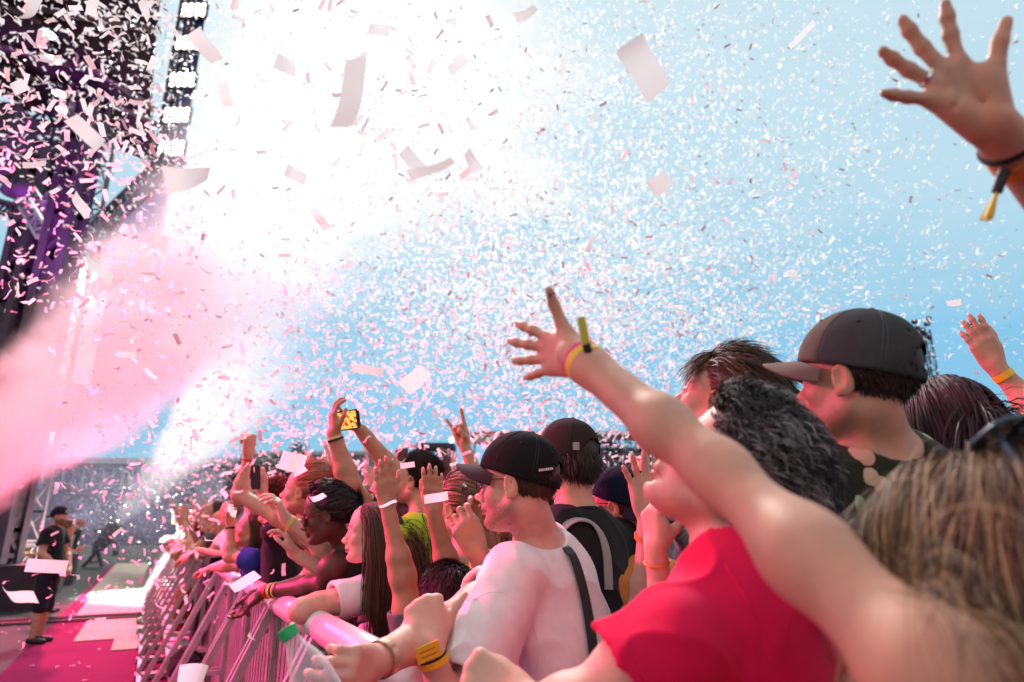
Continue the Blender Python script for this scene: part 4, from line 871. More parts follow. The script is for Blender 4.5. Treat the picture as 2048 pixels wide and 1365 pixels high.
# J: long-haired girl in white
person('girl', 'girl with long straight dark hair and rolled white t-shirt resting an elbow on the rail', (742, 1066, 2.72), yaw=93, pitch=3, byaw=70, lean=14, female=True, skin='pale', haircol='brown', hair=['longer'], nb=(775, 1150, 2.78),
  arms=dict(L=dict(el=(602, 1222, 2.46), wr=(708, 1178, 2.66), F=(1, .2, .3), N=(0, -1, 0), pose='relaxed', k=1.08), R=dict(el=(712, 1178, 3.05), wr=(590, 1108, 3.02), F=(-.45, .85, .1), N=(-.85, -.35, -.3), pose='relaxed', k=1.15)), shirt=dict(mat=WHITE, sleeve=.55, loose=.016), bands=[('L', .62, .006, BK)])
person('kid', 'short person with dark brown hair seen from behind, both bare arms raised', (893, 1200, 2.15), yaw=20, pitch=6, byaw=40, skin='tan', haircol='purple', hair=['flat'], det=False, s=.92, wid=.85,
  arms=dict(L=dict(sh=(826, 1278, 2.3), el=(805, 1152, 2.33), wr=(776, 1018, 2.36), F=(-.10, 1, .05), N=(-.1, .1, 1), pose='flat', size=.96), R=dict(sh=(925, 1270, 2.4), el=(900, 1150, 2.42), wr=(868, 1030, 2.42), F=(-.06, 1, .05), N=(0, .1, 1), pose='flat', size=.95)), shirt=dict(mat=GREY))
person('longdark', 'person with very long dark hair and grey top behind the white t-shirt girl', (812, 1052, 2.95), yaw=40, pitch=0, female=True, skin='fair', haircol='dark', hair=['longer'], det=False, shirt=dict(mat=GREY))
person('hivis', 'man with short dark hair and stubble wearing a lime green vest', (834, 962, 2.95), yaw=72, pitch=8, byaw=55, skin='fair', haircol='dark', hair=['short'], beard=.6, shirt=dict(mat=LIME), arms=dict())
# K: braided hair, sunglasses
person('braids', 'woman with short black braids and sunglasses looking down over the rail', (652, 1030, 2.95), yaw=98, pitch=-12, byaw=70, lean=24, female=True, skin='dark', haircol='black', hair=['braids'], glasses=dict(col=(.12, .03, .04), sun=True, square=True), eyes=False, wid=1.12, nb=(700, 1108, 3.02),
  arms=dict(L=dict(el=(655, 1168, 2.95), wr=(528, 1184, 3.10), F=(-.75, -.55, .1), N=(-.3, -.6, .2), pose='droop', k=1.2), R=dict(el=(640, 1160, 3.4), wr=(508, 1190, 3.3), F=(-.55, -.85, .05), N=(-.6, -.3, -.2), pose='droop', k=1.15)),
  shirt=dict(mat=cloth('striped_tank', (.02, .02, .02)), tank=True), bands=[('L', .93, .016, BR), ('L', .86, .014, BLM), ('L', .79, .006, BW)])
person('blacktee', 'person in black behind the girl in white, pale arm with lime wristband', (770, 1035, 3.2), yaw=82, female=False, skin='pale', haircol='dark', hair=['shell'], det=False,
  arms=dict(L=dict(sh=(735, 1150, 3.1), el=(672, 1122, 3.08), wr=(574, 1042, 3.08), F=(-.42, .88, .1), N=(-.8, -.4, -.3), pose='relaxed', k=1.1)), shirt=dict(mat=BLACK, sleeve=.62), bands=[('L', .92, .014, BLM)])
# M: bun, with the fist
person('bun', 'woman with reddish blond hair in a messy bun and a tan top raising a fist', (606, 984, 3.4), yaw=88, pitch=10, female=True, skin='fair', haircol='red', hair=['bun'], nb=(648, 1074, 3.55),
  arms=dict(L=dict(el=(478, 990, 3.50), wr=(497, 912, 3.52), F=(.10, 1, 0), N=(-.9, 0, .3), pose='fist', size=1.05)), shirt=dict(mat=TAN, sleeve=.25), bands=[('L', .90, .012, BR)])
person('auburn', 'person with curly auburn hair filming with a phone behind the raised fist', (552, 1008, 4.1), yaw=95, pitch=5, skin='fair', haircol='auburn', hair=['afro'], det=False,
  arms=dict(L=dict(el=(548, 1050, 3.95), wr=(525, 985, 4.0), F=(-.25, 1, .1), N=(-.5, .1, .8), pose='phone')), shirt=dict(mat=BLACK))
# O: two arms with the phone
person('filmer', 'person hidden among raised hands holding a phone high with both arms', (768, 1005, 3.3), yaw=78, pitch=15, skin='tan', haircol='dark', hair=['shell'], det=False,
  arms=dict(L=dict(sh=(738, 1040, 3.15), el=(698, 968, 3.02), wr=(669, 872, 3.02), F=(-.12, 1, .1), N=(.85, .0, .5), pose='claw', k=1.12), R=dict(sh=(830, 1020, 3.35), el=(790, 948, 3.2), wr=(726, 866, 3.12), F=(-.62, .7, .1), N=(-.65, -.5, -.3), pose='phone', k=1.1)), shirt=dict(mat=BLACK), bands=[('L', .93, .010, BK), ('L', .97, .014, BW)])
# Q: blue shirt
person('blue', 'smiling girl in a blue t-shirt with brown hair raising her forearm', (504, 1060, 4.2), yaw=106, pitch=14, lean=16, female=True, skin='fair', haircol='brown', hair=['long'],
  arms=dict(L=dict(el=(460, 1112, 4.05), wr=(461, 1050, 4.1), F=(.05, 1, 0), N=(-.8, 0, .5), pose='fist'), R=dict(el=(455, 1132, 4.3), wr=(425, 1136, 4.6), F=(-.9, -.3, .3), N=(0, -1, 0), pose='droop')), shirt=dict(mat=BLUE), vox=.006, bands=[('L', .9, .012, BK)])
# S: blond women behind the phone
person('ponytail', 'blond woman with tied back hair and a yellow floral dress behind the phone hand', (914, 1018, 2.62), yaw=66, pitch=2, female=True, skin='pale', haircol='dirty', hair=['pony'], shirt=dict(mat=FLORAL, tank=True))
person('blond_two', 'fair blond haired head half hidden by the black cap brim', (948, 998, 3.0), yaw=60, pitch=0, female=True, skin='pale', haircol='blond', hair=['long'], det=False, shirt=dict(mat=PINKT))
person('tanman', 'tan man hidden behind the white t-shirt, cream and red wristband, holding a phone', (1046, 1008, 2.4), yaw=78, skin='tan', haircol='dark', hair=['shell'], det=False,
  arms=dict(L=dict(el=(1022, 1205, 1.98), wr=(958, 1112, 1.92), F=(-.45, .85, .1), N=(-.3, .1, 1), pose='phone', k=1.12), R=dict(el=(1010, 1190, 2.35), wr=(965, 1075, 2.3), F=(-.3, .8, .1), N=(0, 0, -1), pose='phone')), shirt=dict(mat=BLACK), bands=[('L', .88, .022, BW), ('L', .82, .010, BR)])
person('horns', 'person behind the black cap raising a hand in a horns sign', (995, 975, 3.5), yaw=75, skin='fair', haircol='dark', hair=['shell'], det=False,
  arms=dict(R=dict(el=(962, 975, 3.45), wr=(929, 892, 3.45), F=(-.30, 1, 0), N=(-.2, -.1, -1), pose='horns', size=1.1)), shirt=dict(mat=BLACK))
# headwear and straps on the nearest
c = PEOPLE['blonde']; c['hc'] = np.array((.105, .052, .028))
hair_shell('hair', c['C'], c['Rh'], c['s'], c['body'], c['base'], np.array(c['hc'])*.6, 1.06, .004, low=-.09, front=.06, temple=.0)
strands('hair', c['C'], c['Rh'], c['s'], c['body'], c['base'], c['hc'], n=32000, L=.31, comb=(-.5, .3, -.3), part=.9, lift=.30, grav=.16, width=.00055, segs=17, jit=.13, curl=.012, turns=.9, gather=(-.03, .03, -.26), gstr=.08, jw=.5, clump=.6, low=-.10, front=.06, temple=.0, avoid=[(a, b, r*.75) for a, b, r in body_avoid(c)]+[(c['J']['L']['sh'], c['J']['L']['el'], .050)], col2=(.36, .23, .125), keep=1.12, seed=5, lenvar=.15, var=.4)
c2 = dict(c); c2['Rh'] = head_frame(20, 58, 0); c2['C'] = P(2044, 868, .68)-c2['Rh']@np.array([.10, 0, -.006]); make_glasses(c2, col=(.02, .05, .08), sun=True, r=.031, thick=.0032, square=True)
c = PEOPLE['clip']; g_ = lambda x, y, z: c['C']+c['Rh']@np.array([x, y, z]); MB().tube([g_(-.03, .05, .118), g_(.0, .06, .118), g_(.04, .06, .105)], .0022, 6).build('hair_clip', M('pink_clip', (.75, .25, .42), .3), c['body'], c['base'], True)
c = PEOPLE['braids']; 
c = PEOPLE['blonde']; J = c['J']['L']; ax = nrm(J['wr']-J['el']); sd_ = nrm(np.cross(ax, CV(0, 0, 1)))
wrap_band('wristband', J['el'], J['wr'], .965, .0305, .017, BPK, c['body'], c['base'], .95, tilt=.004)
wrap_band('wristband', J['el'], J['wr'], .915, .0315, .013, BY, c['body'], c['base'], .95, tilt=-.006)
q = J['wr']-ax*.012+CV(.004, .012, -.033); MB().tube([q, q+CV(-.004, .014, -.003)], .0065, 8).build('band_clasp', BK, c['body'], c['base']); MB().bar(q+CV(-.004, .014, -.003), q+CV(-.012, .052, -.004), .012, .002, CV(0, 0, 1)).build('band_tail', BLM, c['body'], c['base'])
c = PEOPLE['reach']; J = c['J']['R']; ax = nrm(J['wr']-J['el'])
wrap_band('wristband', J['el'], J['wr'], .90, .031, .006, BK, c['body'], c['base'], .95, tilt=.004, thick=.004); wrap_band('wristband', J['el'], J['wr'], .80, .0325, .022, BO, c['body'], c['base'], .95)
q = J['el']+(J['wr']-J['el'])*.80+CV(-.030, -.020, -.012); MB().tube([q, q+CV(-.010, -.028, 0)], .0065, 8).build('band_clasp', BK, c['body'], c['base'])
B = MB()
for k in range(14): B.tube([q+CV(-.010, -.028, 0), q+CV(-.016-.012*rng.random(), -.058-.008*rng.random(), .012*rng.random()-.006)], [.0022, .0026], 5)
B.build('tassel', BY, c['body'], c['base'])
wrap_band('ring', J['fb'][2][0], J['fb'][2][1], .42, .0098*.95, .0042, M('silver', (.8, .8, .82), .2, metal=1), c['body'], c['base'], thick=.0016)
# straps: white t-shirt man's bag strap, trucker's straps
def strap(ctx, pts, w, mat, name='strap', th=.004):
    n = len(pts); v = []; f = []; pts = [np.asarray(p, float) for p in pts]; ce = ctx['NB']+ctx['dn']*.25
    for i, p in enumerate(pts):
        t = nrm(pts[min(i+1, n-1)]-pts[max(i-1, 0)]); nn = p-ce; nn = nrm(nn-t*(nn@t)); x = np.cross(t, nn)
        v += [p-x*w/2, p+x*w/2, p+x*w/2+nn*th, p-x*w/2+nn*th]
    for i in range(n-1):
        for k in range(4): f.append((i*4+k, i*4+(k+1) % 4, (i+1)*4+(k+1) % 4, (i+1)*4+k))
    return mesh_obj(name, v, f, mat, ctx['body'], ctx['base'], False)
def on_shirt(ctx, path):
    """drops points (given in the body's own axes from the neck base) onto the shirt"""
    from mathutils.bvhtree import BVHTree
    me = ctx['shirt'].data; b = np.asarray(ctx['base']); bv = BVHTree.FromPolygons([tuple(v.co) for v in me.vertices], [tuple(p.vertices) for p in me.polygons]); out = []
    for x, y, z in path:
        p = ctx['NB']+ctx['xb']*x+ctx['yb']*y-ctx['dn']*z; o = ctx['NB']+ctx['dn']*max(.12, -z*.9)+ctx['yb']*y*.5; d = nrm(p-o); far = p+d*.3-b
        h = bv.ray_cast(Vector(far), Vector(-d)); out.append((np.array(h[0])+b+d*.003) if h[0] is not None else p)
    return out
def by_sight(ctx, px, lift=.003):
    from mathutils.bvhtree import BVHTree
    me = ctx['shirt'].data; b = np.asarray(ctx['base']); bv = BVHTree.FromPolygons([tuple(v.co) for v in me.vertices], [tuple(p.vertices) for p in me.polygons]); out = []; eye = np.array([0, 0, EYE])
    px = [np.array(p, float) for p in px]; px = [px[i]+(px[i+1]-px[i])*t for i in range(len(px)-1) for t in (0, .34, .67)]+[px[-1]]
    for x, y in px:
        h = bv.ray_cast(Vector(eye-b), Vector(nrm(P(x, y, 1.0)-eye)))
        if h[0] is not None: out.append(np.array(h[0])+b+np.array(h[1])*(lift*2 if lift > .001 else lift))
    if len(out) > 6:
        for _ in range(2): out = [out[0]]+[(out[i-1]+2*out[i]+out[i+1])/4 for i in range(1, len(out)-1)]+[out[-1]]
    return out if len(out) > 1 else [P(px[0][0], px[0][1], 2.), P(px[-1][0], px[-1][1], 2.)]
c = PEOPLE['whitetee']; strap(c, by_sight(c, [(1106, 1066), (1126, 1092), (1143, 1126), (1156, 1170), (1166, 1215), (1174, 1260), (1180, 1310), (1184, 1360)], .0065), .024, M('strap_black', (.02, .022, .024), .8, bump=.2, bump_scale=900))
for nm, key, pts in (('seam', 'whitetee', [(948, 1200), (975, 1184), (1005, 1184), (1035, 1200), (1060, 1232), (1074, 1272), (1078, 1310), (1072, 1350)]), ('seam', 'redshirt', [(1250, 1285), (1256, 1305), (1268, 1330), (1286, 1362)]), ('seam', 'redshirt', [(1450, 1130), (1485, 1180), (1510, 1240), (1520, 1300), (1515, 1360)])):
    c = PEOPLE[key]; MB().tube(by_sight(c, pts, .0005), .0013, 5).build(nm, c['shirt'].data.materials[0], c['shirt'], c['base'], True)
c = PEOPLE['whitetee']; f_ = nrm(np.array([0, 0, EYE])-P(858, 1304, 1.35)); tg_ = P(856, 1305, 1.366); ax_ = nrm(c['J']['L']['wr']-c['J']['L']['el']); tx_ = nrm(np.cross(ax_, f_)); fz_ = np.cross(tx_, ax_)
tb = MB().box(tg_, tx_*.026, ax_*.0165, fz_*.0022).build('wristband_tag', band('yellow', (.80, .55, .03)), c['body'], c['base'])
for q_ in (-.006, .005): MB().box(tg_+fz_*.0026+ax_*q_, tx_*.017, ax_*.0009, fz_*.0003).build('tag_print', M('tag_ink', (.25, .17, .02), .7), tb, c['base'])
jw_ = c['J']['R']; fx_ = nrm(jw_['wr']-jw_['el']); cp_ = jw_['el']+(jw_['wr']-jw_['el'])*.93; sd2 = nrm(f_-fx_*(f_@fx_)); up2 = np.cross(fx_, sd2)
for k in range(-2, 3): o_ = cp_+(sd2*math.cos(k*.42)+up2*math.sin(k*.42))*.0345; MB().box(o_, fx_*.0075, np.cross(fx_, nrm(o_-cp_))*.0058, nrm(o_-cp_)*.002).build('watch_link', M('watch_steel' if k > -1 else 'watch_orange', (.85, .80, .72) if k > -1 else (.70, .22, .06), .22, metal=.9 if k > -1 else 0), c['body'], c['base'])
c = PEOPLE['trucker']; gs_ = M('strap_grey', (.30, .31, .32), .8, bump=.2, bump_scale=900)
strap(c, by_sight(c, [(1112, 1072), (1130, 1052), (1155, 1040), (1180, 1046), (1198, 1068), (1209, 1100), (1213, 1140), (1214, 1180)]), .028, gs_, 'backpack_strap')
def patch(ctx, obj, px, w, h, mat, name, parent, tilt=0.0, th=.0012):
    """a small flat badge sewn on a surface where the eye meets it"""
    from mathutils.bvhtree import BVHTree
    me = obj.data; b = np.asarray(ctx['base']); bv = BVHTree.FromPolygons([tuple(v.co) for v in me.vertices], [tuple(p.vertices) for p in me.polygons]); eye = np.array([0, 0, EYE])
    q = bv.ray_cast(Vector(eye-b), Vector(nrm(P(px[0], px[1], 1.0)-eye)))
    if q[0] is None: return None
    n = np.array(q[1]); n = n if n@(eye-b-np.array(q[0])) > 0 else -n; x = nrm(np.cross((0, 0, 1), n)); y = np.cross(n, x); x, y = x*math.cos(tilt)+y*math.sin(tilt), y*math.cos(tilt)-x*math.sin(tilt)
    return MB().box(np.array(q[0])+b+n*(.003+th), x*w/2, y*h/2, n*th).build(name, mat, parent, ctx['base'])
c = PEOPLE['whitetee']; cw = c['cap'][0]
for i in range(8): patch(c, cw, (1078+3.5*i, 941-.5*i), .0030+.0012*(i % 3 == 1), .0062, M('thread_white', (.75, .75, .78), .8), 'embroidered_letter', cw, .1, .0005)
c = PEOPLE['trucker']; patch(c, c['cap'][0], (1152, 893), .020, .024, M('tag_grey', (.30, .30, .31), .8), 'label_tag', c['cap'][0])
# ------------------------------------------------------------------ the far front row, the crowd behind, the pit crew
rr = random.Random(5)
def azdir(y): return head_frame(y, 0, 0)
FCOL = [WHITE, BLACK, GREY, WHITE, PINKT, BLACK, cloth('maroon', (.22, .02, .03)), BLUE, WHITE, cloth('denim', (.06, .09, .16))]
CN = ['white', 'black', 'grey', 'white', 'pink', 'black', 'maroon', 'blue', 'white', 'denim blue']
HN = ['dark', 'brown', 'dirty', 'blond', 'black', 'auburn']
def rail_person(key, s, label, group, mode, off=-.30, h=1.70, vox=.011, i=0):
    fx = NS; hd = BP(s, off+.10, h-.13)+U*rr.uniform(-.05, .05); yaw = math.degrees(math.atan2(-NS[0], NS[1]))+rr.uniform(-22, 18)
    fem = rr.random() < .5; Rb = azdir(yaw); arms = {}
    for sd, q in (('L', 1), ('R', -1)):
        # the row faces the stage: its left hand side is farther along or nearer by sign
        al = Rb[:, 1]*q*.20; shp = hd+np.array([0, 0, -.24])+al
        if mode == 'rail' or (mode == 'mix' and sd == 'R'):
            el = BP(s, -.03, 1.27)+al*1.3; wr = BP(s, .18, 1.28+rr.uniform(0, .06))+al*.45; F = nrm(NS+np.array([0, 0, -.5])+al); arms[sd] = dict(w=True, el=el, wr=wr, F=F, N=np.array([0, 0, -1.0]), pose='droop')
        elif mode == 'up' or mode == 'mix':
            el = shp+al*.5+NS*.17+np.array([0, 0, .16+rr.uniform(-.1, .08)]); wr = el+nrm(np.array([0, 0, 1.0])+NS*rr.uniform(-.1, .5)+U*rr.uniform(-.2, .2))*.25; arms[sd] = dict(w=True, el=el, wr=wr, F=nrm(wr-el+NS*.05), N=NS, pose=rr.choice(['open', 'flat', 'claw', 'fist']))
        elif mode == 'clap':
            el = shp+al*.3+NS*.15-np.array([0, 0, .20]); wr = hd+NS*.30-np.array([0, 0, .10])+al*.15; arms[sd] = dict(w=True, el=el, wr=wr, F=nrm(np.array([0, 0, 1.0])+NS*.3), N=-al, pose='flat')
    person(key, label, hd, yaw=yaw, pitch=rr.uniform(-5, 16), lean=12, female=fem, skin=rr.choice(['pale', 'fair', 'fair', 'tan']), haircol=rr.choice(HN), hair=['long' if fem and vox < .0105 else ('big' if fem else 'shell')], det=vox < .012, eyes=False, shirt=dict(mat=FCOL[i % 10], amp=.004), arms=arms, vox=vox, group=group, s=1.0)
GF = 'concertgoers lining the far barrier'
mods = ['rail', 'rail', 'clap', 'rail', 'rail', 'rail', 'mix', 'rail', 'rail', 'up', 'rail', 'clap', 'rail', 'rail', 'mix', 'up', 'rail', 'up', 'mix', 'rail', 'up', 'mix', 'rail', 'up', 'rail', 'mix']
ss = 5.6
for i in range(26):
    rail_person('row%d' % i, ss, 'concertgoer in %s at the barrier, %s past the blue-shirted girl' % (CN[i % 10], (['first']+ORD[1:])[i]), GF, mods[i], h=rr.uniform(1.70, 1.90), vox=.008 if i < 6 else (.011 if i < 12 else .016), i=i, off=(-.12 if i < 9 else -.26)-rr.uniform(0, .1)); ss += rr.uniform(.46, .62)
# second row and the crowd deeper in: a few builds, copied
GB = 'people deeper in the crowd with raised hands'
def back_person(key, i):
    yaw = rr.uniform(45, 80); hd = np.array([0, 0, 1.60]); Rb = azdir(yaw); arms = {}
    for sd, q in (('L', 1), ('R', -1)):
        if i % 3 == 2 and sd == 'L': continue
        al = Rb[:, 1]*q*.20; shp = hd+np.array([0, 0, -.24])+al; el = shp+al*.3+Rb[:, 0]*.12+np.array([0, 0, .22]); wr = el+nrm(np.array([0, 0, 1.0])+Rb[:, 0]*rr.uniform(-.2, .3)+al*rr.uniform(-1.5, .8))*.25
        arms[sd] = dict(w=True, el=el, wr=wr, F=nrm(wr-el), N=Rb[:, 0], pose=['open', 'wide', 'flat', 'claw', 'fist', 'point'][(i+q) % 6])
    return person(key, 'raised bare hands of a person deeper in the crowd', hd, yaw=yaw, pitch=10, female=i % 2 == 0, skin=['fair', 'pale', 'tan', 'fair', 'dark', 'pale'][i % 6], haircol=HN[i % 6], hair=['big' if i % 2 else 'shell'], det=False, eyes=False, shirt=dict(mat=FCOL[(i*3) % 10], amp=.004), arms=arms, vox=.0085, group=GB)
protos = [back_person('back%d' % i, i)['body'] for i in range(7)]
spots = [(700, 4.4), (748, 3.9), (640, 4.6), (585, 4.9), (880, 4.6), (905, 5.2), (940, 4.2), (1000, 4.8), (1252, 3.6), (1215, 4.6), (1290, 5.2), (1330, 4.4), (1185, 5.6), (1100, 5.0), (860, 6.0), (800, 5.4), (660, 6.0), (720, 6.5), (1265, 6.5), (1235, 7.4), (930, 7.2), (980, 8.0), (880, 8.4), (1050, 6.4), (1150, 7.2), (1380, 5.6), (1480, 5.0), (620, 7.4), (560, 7.0), (1300, 7.8), (1560, 4.6), (1700, 5.2), (900, 3.9), (1285, 4.0), (760, 7.6), (600, 9), (690, 9), (850, 10), (1000, 10), (1200, 9.5)]
def copy_thing(o, loc, rz):
    c = copy_tree(o, loc, rz); return c
for i, (px, d) in enumerate(spots):
    q = P(px, 1055, d); o = protos[i % 7] if i < 7 else copy_thing(protos[i % 7], (0, 0, 0), 0); o.location = (q[0], q[1], rr.uniform(-.06, .12)); o.rotation_euler = (0, 0, R(rr.uniform(-25, 25)))
    if i in (8, 33): o['label'] = ['raised hands just left of the navy cap against the far stand', 'raised hands just right of the navy cap under the bare arm'][i == 33]; 
# pit crew
def stand(px, py, h): b = onz(px, py, 0.0); return b, b+np.array([0, 0, h-.125])
b, h = stand(72, 1287, 1.84)
person('guard', 'stocky security man in black shorts and backwards cap with clasped hands on the pit floor', h, yaw=-78, pitch=-4, lean=-2, skin='fair', haircol='dark', hair=['shell'], beard=.9, shorts=True, trousers=(.022, .018, .03), wid=1.12, fat=1.2, vox=.008, cap=dict(col=(.02, .012, .022), back=True, tilt=8, arch=True),
  arms=dict(R=dict(w=True, el=h+np.array([.02, -.26, -.52]), wr=h+np.array([.24, -.16, -.72]), F=nrm((.5, .7, -.5)), N=np.array([-.6, .3, -.4]), pose='grip'), L=dict(w=True, el=h+np.array([.04, .25, -.52]), wr=h+np.array([.25, .06, -.74]), F=nrm((.5, -.7, -.4)), N=np.array([-.6, -.3, -.4]), pose='grip')), shirt=dict(mat=BLACK, sleeve=.62, loose=.02))
c = PEOPLE['guard']
for k in range(5): pass
B_ = MB(); sh_ = c['J']['R']['sh']
b, h = stand(110, 1225, 1.66)
person('crewwoman', 'woman in black with a blond ponytail and tall boots beside the security man', h, yaw=-70, pitch=-6, female=True, skin='fair', haircol='dirty', hair=['pony'], trousers=(.02, .022, .03), vox=.009, det=False, shirt=dict(mat=BLACK, tank=True),
  arms=dict(R=dict(w=True, el=h+np.array([.05, -.20, -.46]), wr=h+np.array([.26, -.1, -.42]), F=np.array([.8, .3, .3]), N=np.array([0, .5, .5]), pose='grip')))
b, h = stand(142, 1158, 1.80)
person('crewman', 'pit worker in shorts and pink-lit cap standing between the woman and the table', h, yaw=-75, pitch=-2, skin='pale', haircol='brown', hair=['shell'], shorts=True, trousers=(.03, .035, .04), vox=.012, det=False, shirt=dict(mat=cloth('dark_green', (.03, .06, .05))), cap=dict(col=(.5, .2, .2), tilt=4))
b, h = stand(186, 1126, 1.80)
person('crewfar', 'distant pit worker in shorts beside the confetti cannon', h, yaw=60, pitch=0, skin='fair', haircol='dark', hair=['shell'], shorts=True, trousers=(.05, .05, .07), vox=.016, det=False, shirt=dict(mat=cloth('slate', (.05, .05, .08))), arms=dict(L=dict(w=True, el=h+np.array([-.2, -.2, -.45]), wr=h+np.array([-.4, -.1, -.4]), F=np.array([-1, 0, 0]), N=np.array([0, 0, -1]), pose='droop')))
b, h = stand(220, 1112, 1.15)
person('croucher', 'pit worker crouching low behind the confetti cannon', h, yaw=80, pitch=-10, lean=25, skin='fair', haircol='auburn', hair=['shell'], vox=.016, det=False, shirt=dict(mat=cloth('slate', (.05, .05, .08))), arms=dict(L=dict(w=True, el=h+np.array([-.2, -.2, -.45]), wr=h+np.array([-.45, -.1, -.4]), F=np.array([-1, 0, 0]), N=np.array([0, 0, -1]), pose='droop')))
# ------------------------------------------------------------------ stage, towers, far field
dk = M('stage_black', (.045, .032, .046), .75, noise_amt=.2, noise_scale=3); trm = M('truss_dark', (.075, .05, .075), .6, metal=.3); alum = M('truss_alu', (.42, .41, .45), .45, metal=.6)
def truss(mb, a, b, w, r=.03, step=None, upv=(0, 0, 1)):
    a = np.asarray(a, float); b = np.asarray(b, float); L_ = np.linalg.norm(b-a); t = (b-a)/L_; x = np.cross(t, upv); x = nrm(x if np.linalg.norm(x) > .01 else np.cross(t, (1, 0, 0))); y = np.cross(x, t); n = max(2, int(L_/(step or w)))
    cr = [a+w/2*(i*x+j*y) for i, j in ((-1, -1), (1, -1), (1, 1), (-1, 1))]
    for c_ in cr: mb.bar(c_, c_+t*L_, r*2, r*2)
    for k in range(n):
        p0, p1 = L_*k/n*t, L_*(k+1)/n*t
        for q in range(4):
            c0, c1 = cr[q], cr[(q+1) % 4]; mb.bar(c0+p0, c1+p1 if k % 2 == 0 else c1+p0, r, r); 
            if k % 2: mb.bar(c0+p1, c1+p0, r, r)
            mb.bar(c0+p0, c1+p0, r, r)
def tower(name, px, py, d, w, h, mat, label, z0=0.0, r=.05, parts=None):
    p = P(px, py, d); m = MB(); truss(m, (p[0], p[1], z0), (p[0], p[1], h), w, r, w*1.1, (0, 1, 0)); o = m.build(name, mat); tag(o, label, 'tower'); return o, p
# canopy: a horizontal roof 12 m up, its underside seen from the pit
ZR = 12.0
edge = [(-420, 330), (-420, -420), (300, -420), (322, -60), (318, 20), (311, 80), (305, 140), (301, 200), (302, 260), (311, 330), (240, 300), (165, 262), (90, 228), (0, 190), (-200, 110), (-420, 40)]
edge = [(-420, -420), (330, -420), (324, -60), (318, 20), (311, 80), (305, 140), (301, 200), (302, 260), (311, 330), (240, 300), (165, 262), (90, 228), (0, 190), (-200, 110), (-420, 40)]
pts = [onz(x, y, ZR) for x, y in edge]; n = len(pts)
ce = sum(pts)/n
v = [tuple(p) for p in pts]+[(p[0], p[1], ZR+.35) for p in pts]
can = mesh_obj('stage_canopy', v, [tuple(range(n)), tuple(range(n, 2*n))[::-1]]+[(i, n+i, n+(i+1) % n, (i+1) % n) for i in range(n)], M('canopy_tarp', (.045, .028, .036), .8, noise_amt=.25, noise_scale=.8, bump=.3, bump_scale=3), None, None, False); tag(can, 'dark stage canopy roof seen from below at the upper left', 'canopy')
for a, b in (((160, 122), (322, 226)), ((135, 165), (316, 250)), ((120, 205), (305, 322)), ((60, 15), (322, 62)), ((-60, 120), (150, 180)), ((-80, 70), (140, 130)), ((0, 10), (130, 60))):
    A_, B2_ = onz(*a, ZR-.12), onz(*b, ZR-.12); MB().tube([A_, B2_], .075, 8).build('roof_tube', M('roof_tube', (.20, .16, .16), .5, metal=.4), can, None, True)
lens_m = M('lamp_lens', (1, 1, 1), .3, emit=(.85, 1, .95), estr=6.0)
for i, q in enumerate(((95, 68), (107, 119), (119, 187), (126, 220), (139, 279))):
    p = onz(*q, ZR-.55); B = MB(); B.lathe([(.0, .42), (.10, .42), (.15, .1), (.17, -.02), (.155, -.02)], p, (0, 0, 1), 16); B.bar(p+np.array([0, 0, .40]), p+np.array([0, 0, .56]), .05, .05, (0, 1, 0)); o = B.build('stage_lamp', trm, None, None, True); tag(o, ['first', 'second', 'third', 'fourth', 'fifth'][i]+' round white stage lamp under the canopy, counted from the top', 'stage lamp', 'round lamps under the canopy')
    B = MB(); B.lathe([(0, -.012), (.15, -.012), (.15, 0)], p, (0, 0, 1), 16); B.build('lens', lens_m, o)
# towers carrying the roof
t1, p1 = tower('stage_tower', 45, 505, 17.5, .42, ZR, trm, 'dark lattice tower at the left edge holding the stage canopy', r=.09)
for z in (4.2, 6.8, 9.2): MB().box((p1[0], p1[1], z), (.24, 0, 0), (0, .24, 0), (0, 0, .85)).build('cladding', dk, t1)
t2, p2 = tower('stage_tower', 128, 470, 15.0, .44, ZR, trm, 'second dark tower with an enclosed lower mast, right of the edge tower', r=.09)
MB().box((p2[0], p2[1], 4.3), (.26, 0, 0), (0, .26, 0), (0, 0, 3.0)).build('cladding', dk, t2); MB().box((p2[0], p2[1], 9.8), (.235, 0, 0), (0, .235, 0), (0, 0, 1.9)).build('cladding', dk, t2)
t3, p3_ = tower('stage_tower', 165, 430, 16.5, .55, ZR, alum, 'slender bluish aluminium lattice mast beside the dark towers', r=.035)
# speaker hang and cross trusses
def beam(name, a, b, w, mat, label, r=.04): m = MB(); truss(m, a, b, w, r); o = m.build(name, mat); tag(o, label, 'truss'); return o
zz = p1[2]; beam('roof_truss', onz(-250, 215, 11.2), onz(150, 262, 11.2), .6, trm, 'dark roof truss crossing between the stage towers', .06)
beam('brace_truss', P(100, 470, 15.5), P(45, 380, 17), .35, alum, 'pale brace truss slanting between the two dark towers')
beam('brace_truss', P(100, 395, 15.2), P(160, 470, 16.2), .30, alum, 'short pale brace truss slanting down to the aluminium mast')
beam('platform_truss', P(-60, 400, 17), P(150, 455, 16), .30, trm, 'thin dark truss strung level with the speaker cluster')
sp = P(2, 300, 14); B = MB()
for k in range(4): B.box(sp+np.array([.02*k*k*.3, -.06*k, .7-.42*k]), (.42, 0, 0), (0, .35, .06*k*.2), (0, .02, .20))
tag(B.build('speaker_hang', dk), 'black hanging speaker cluster in purple light at the left edge', 'speakers')
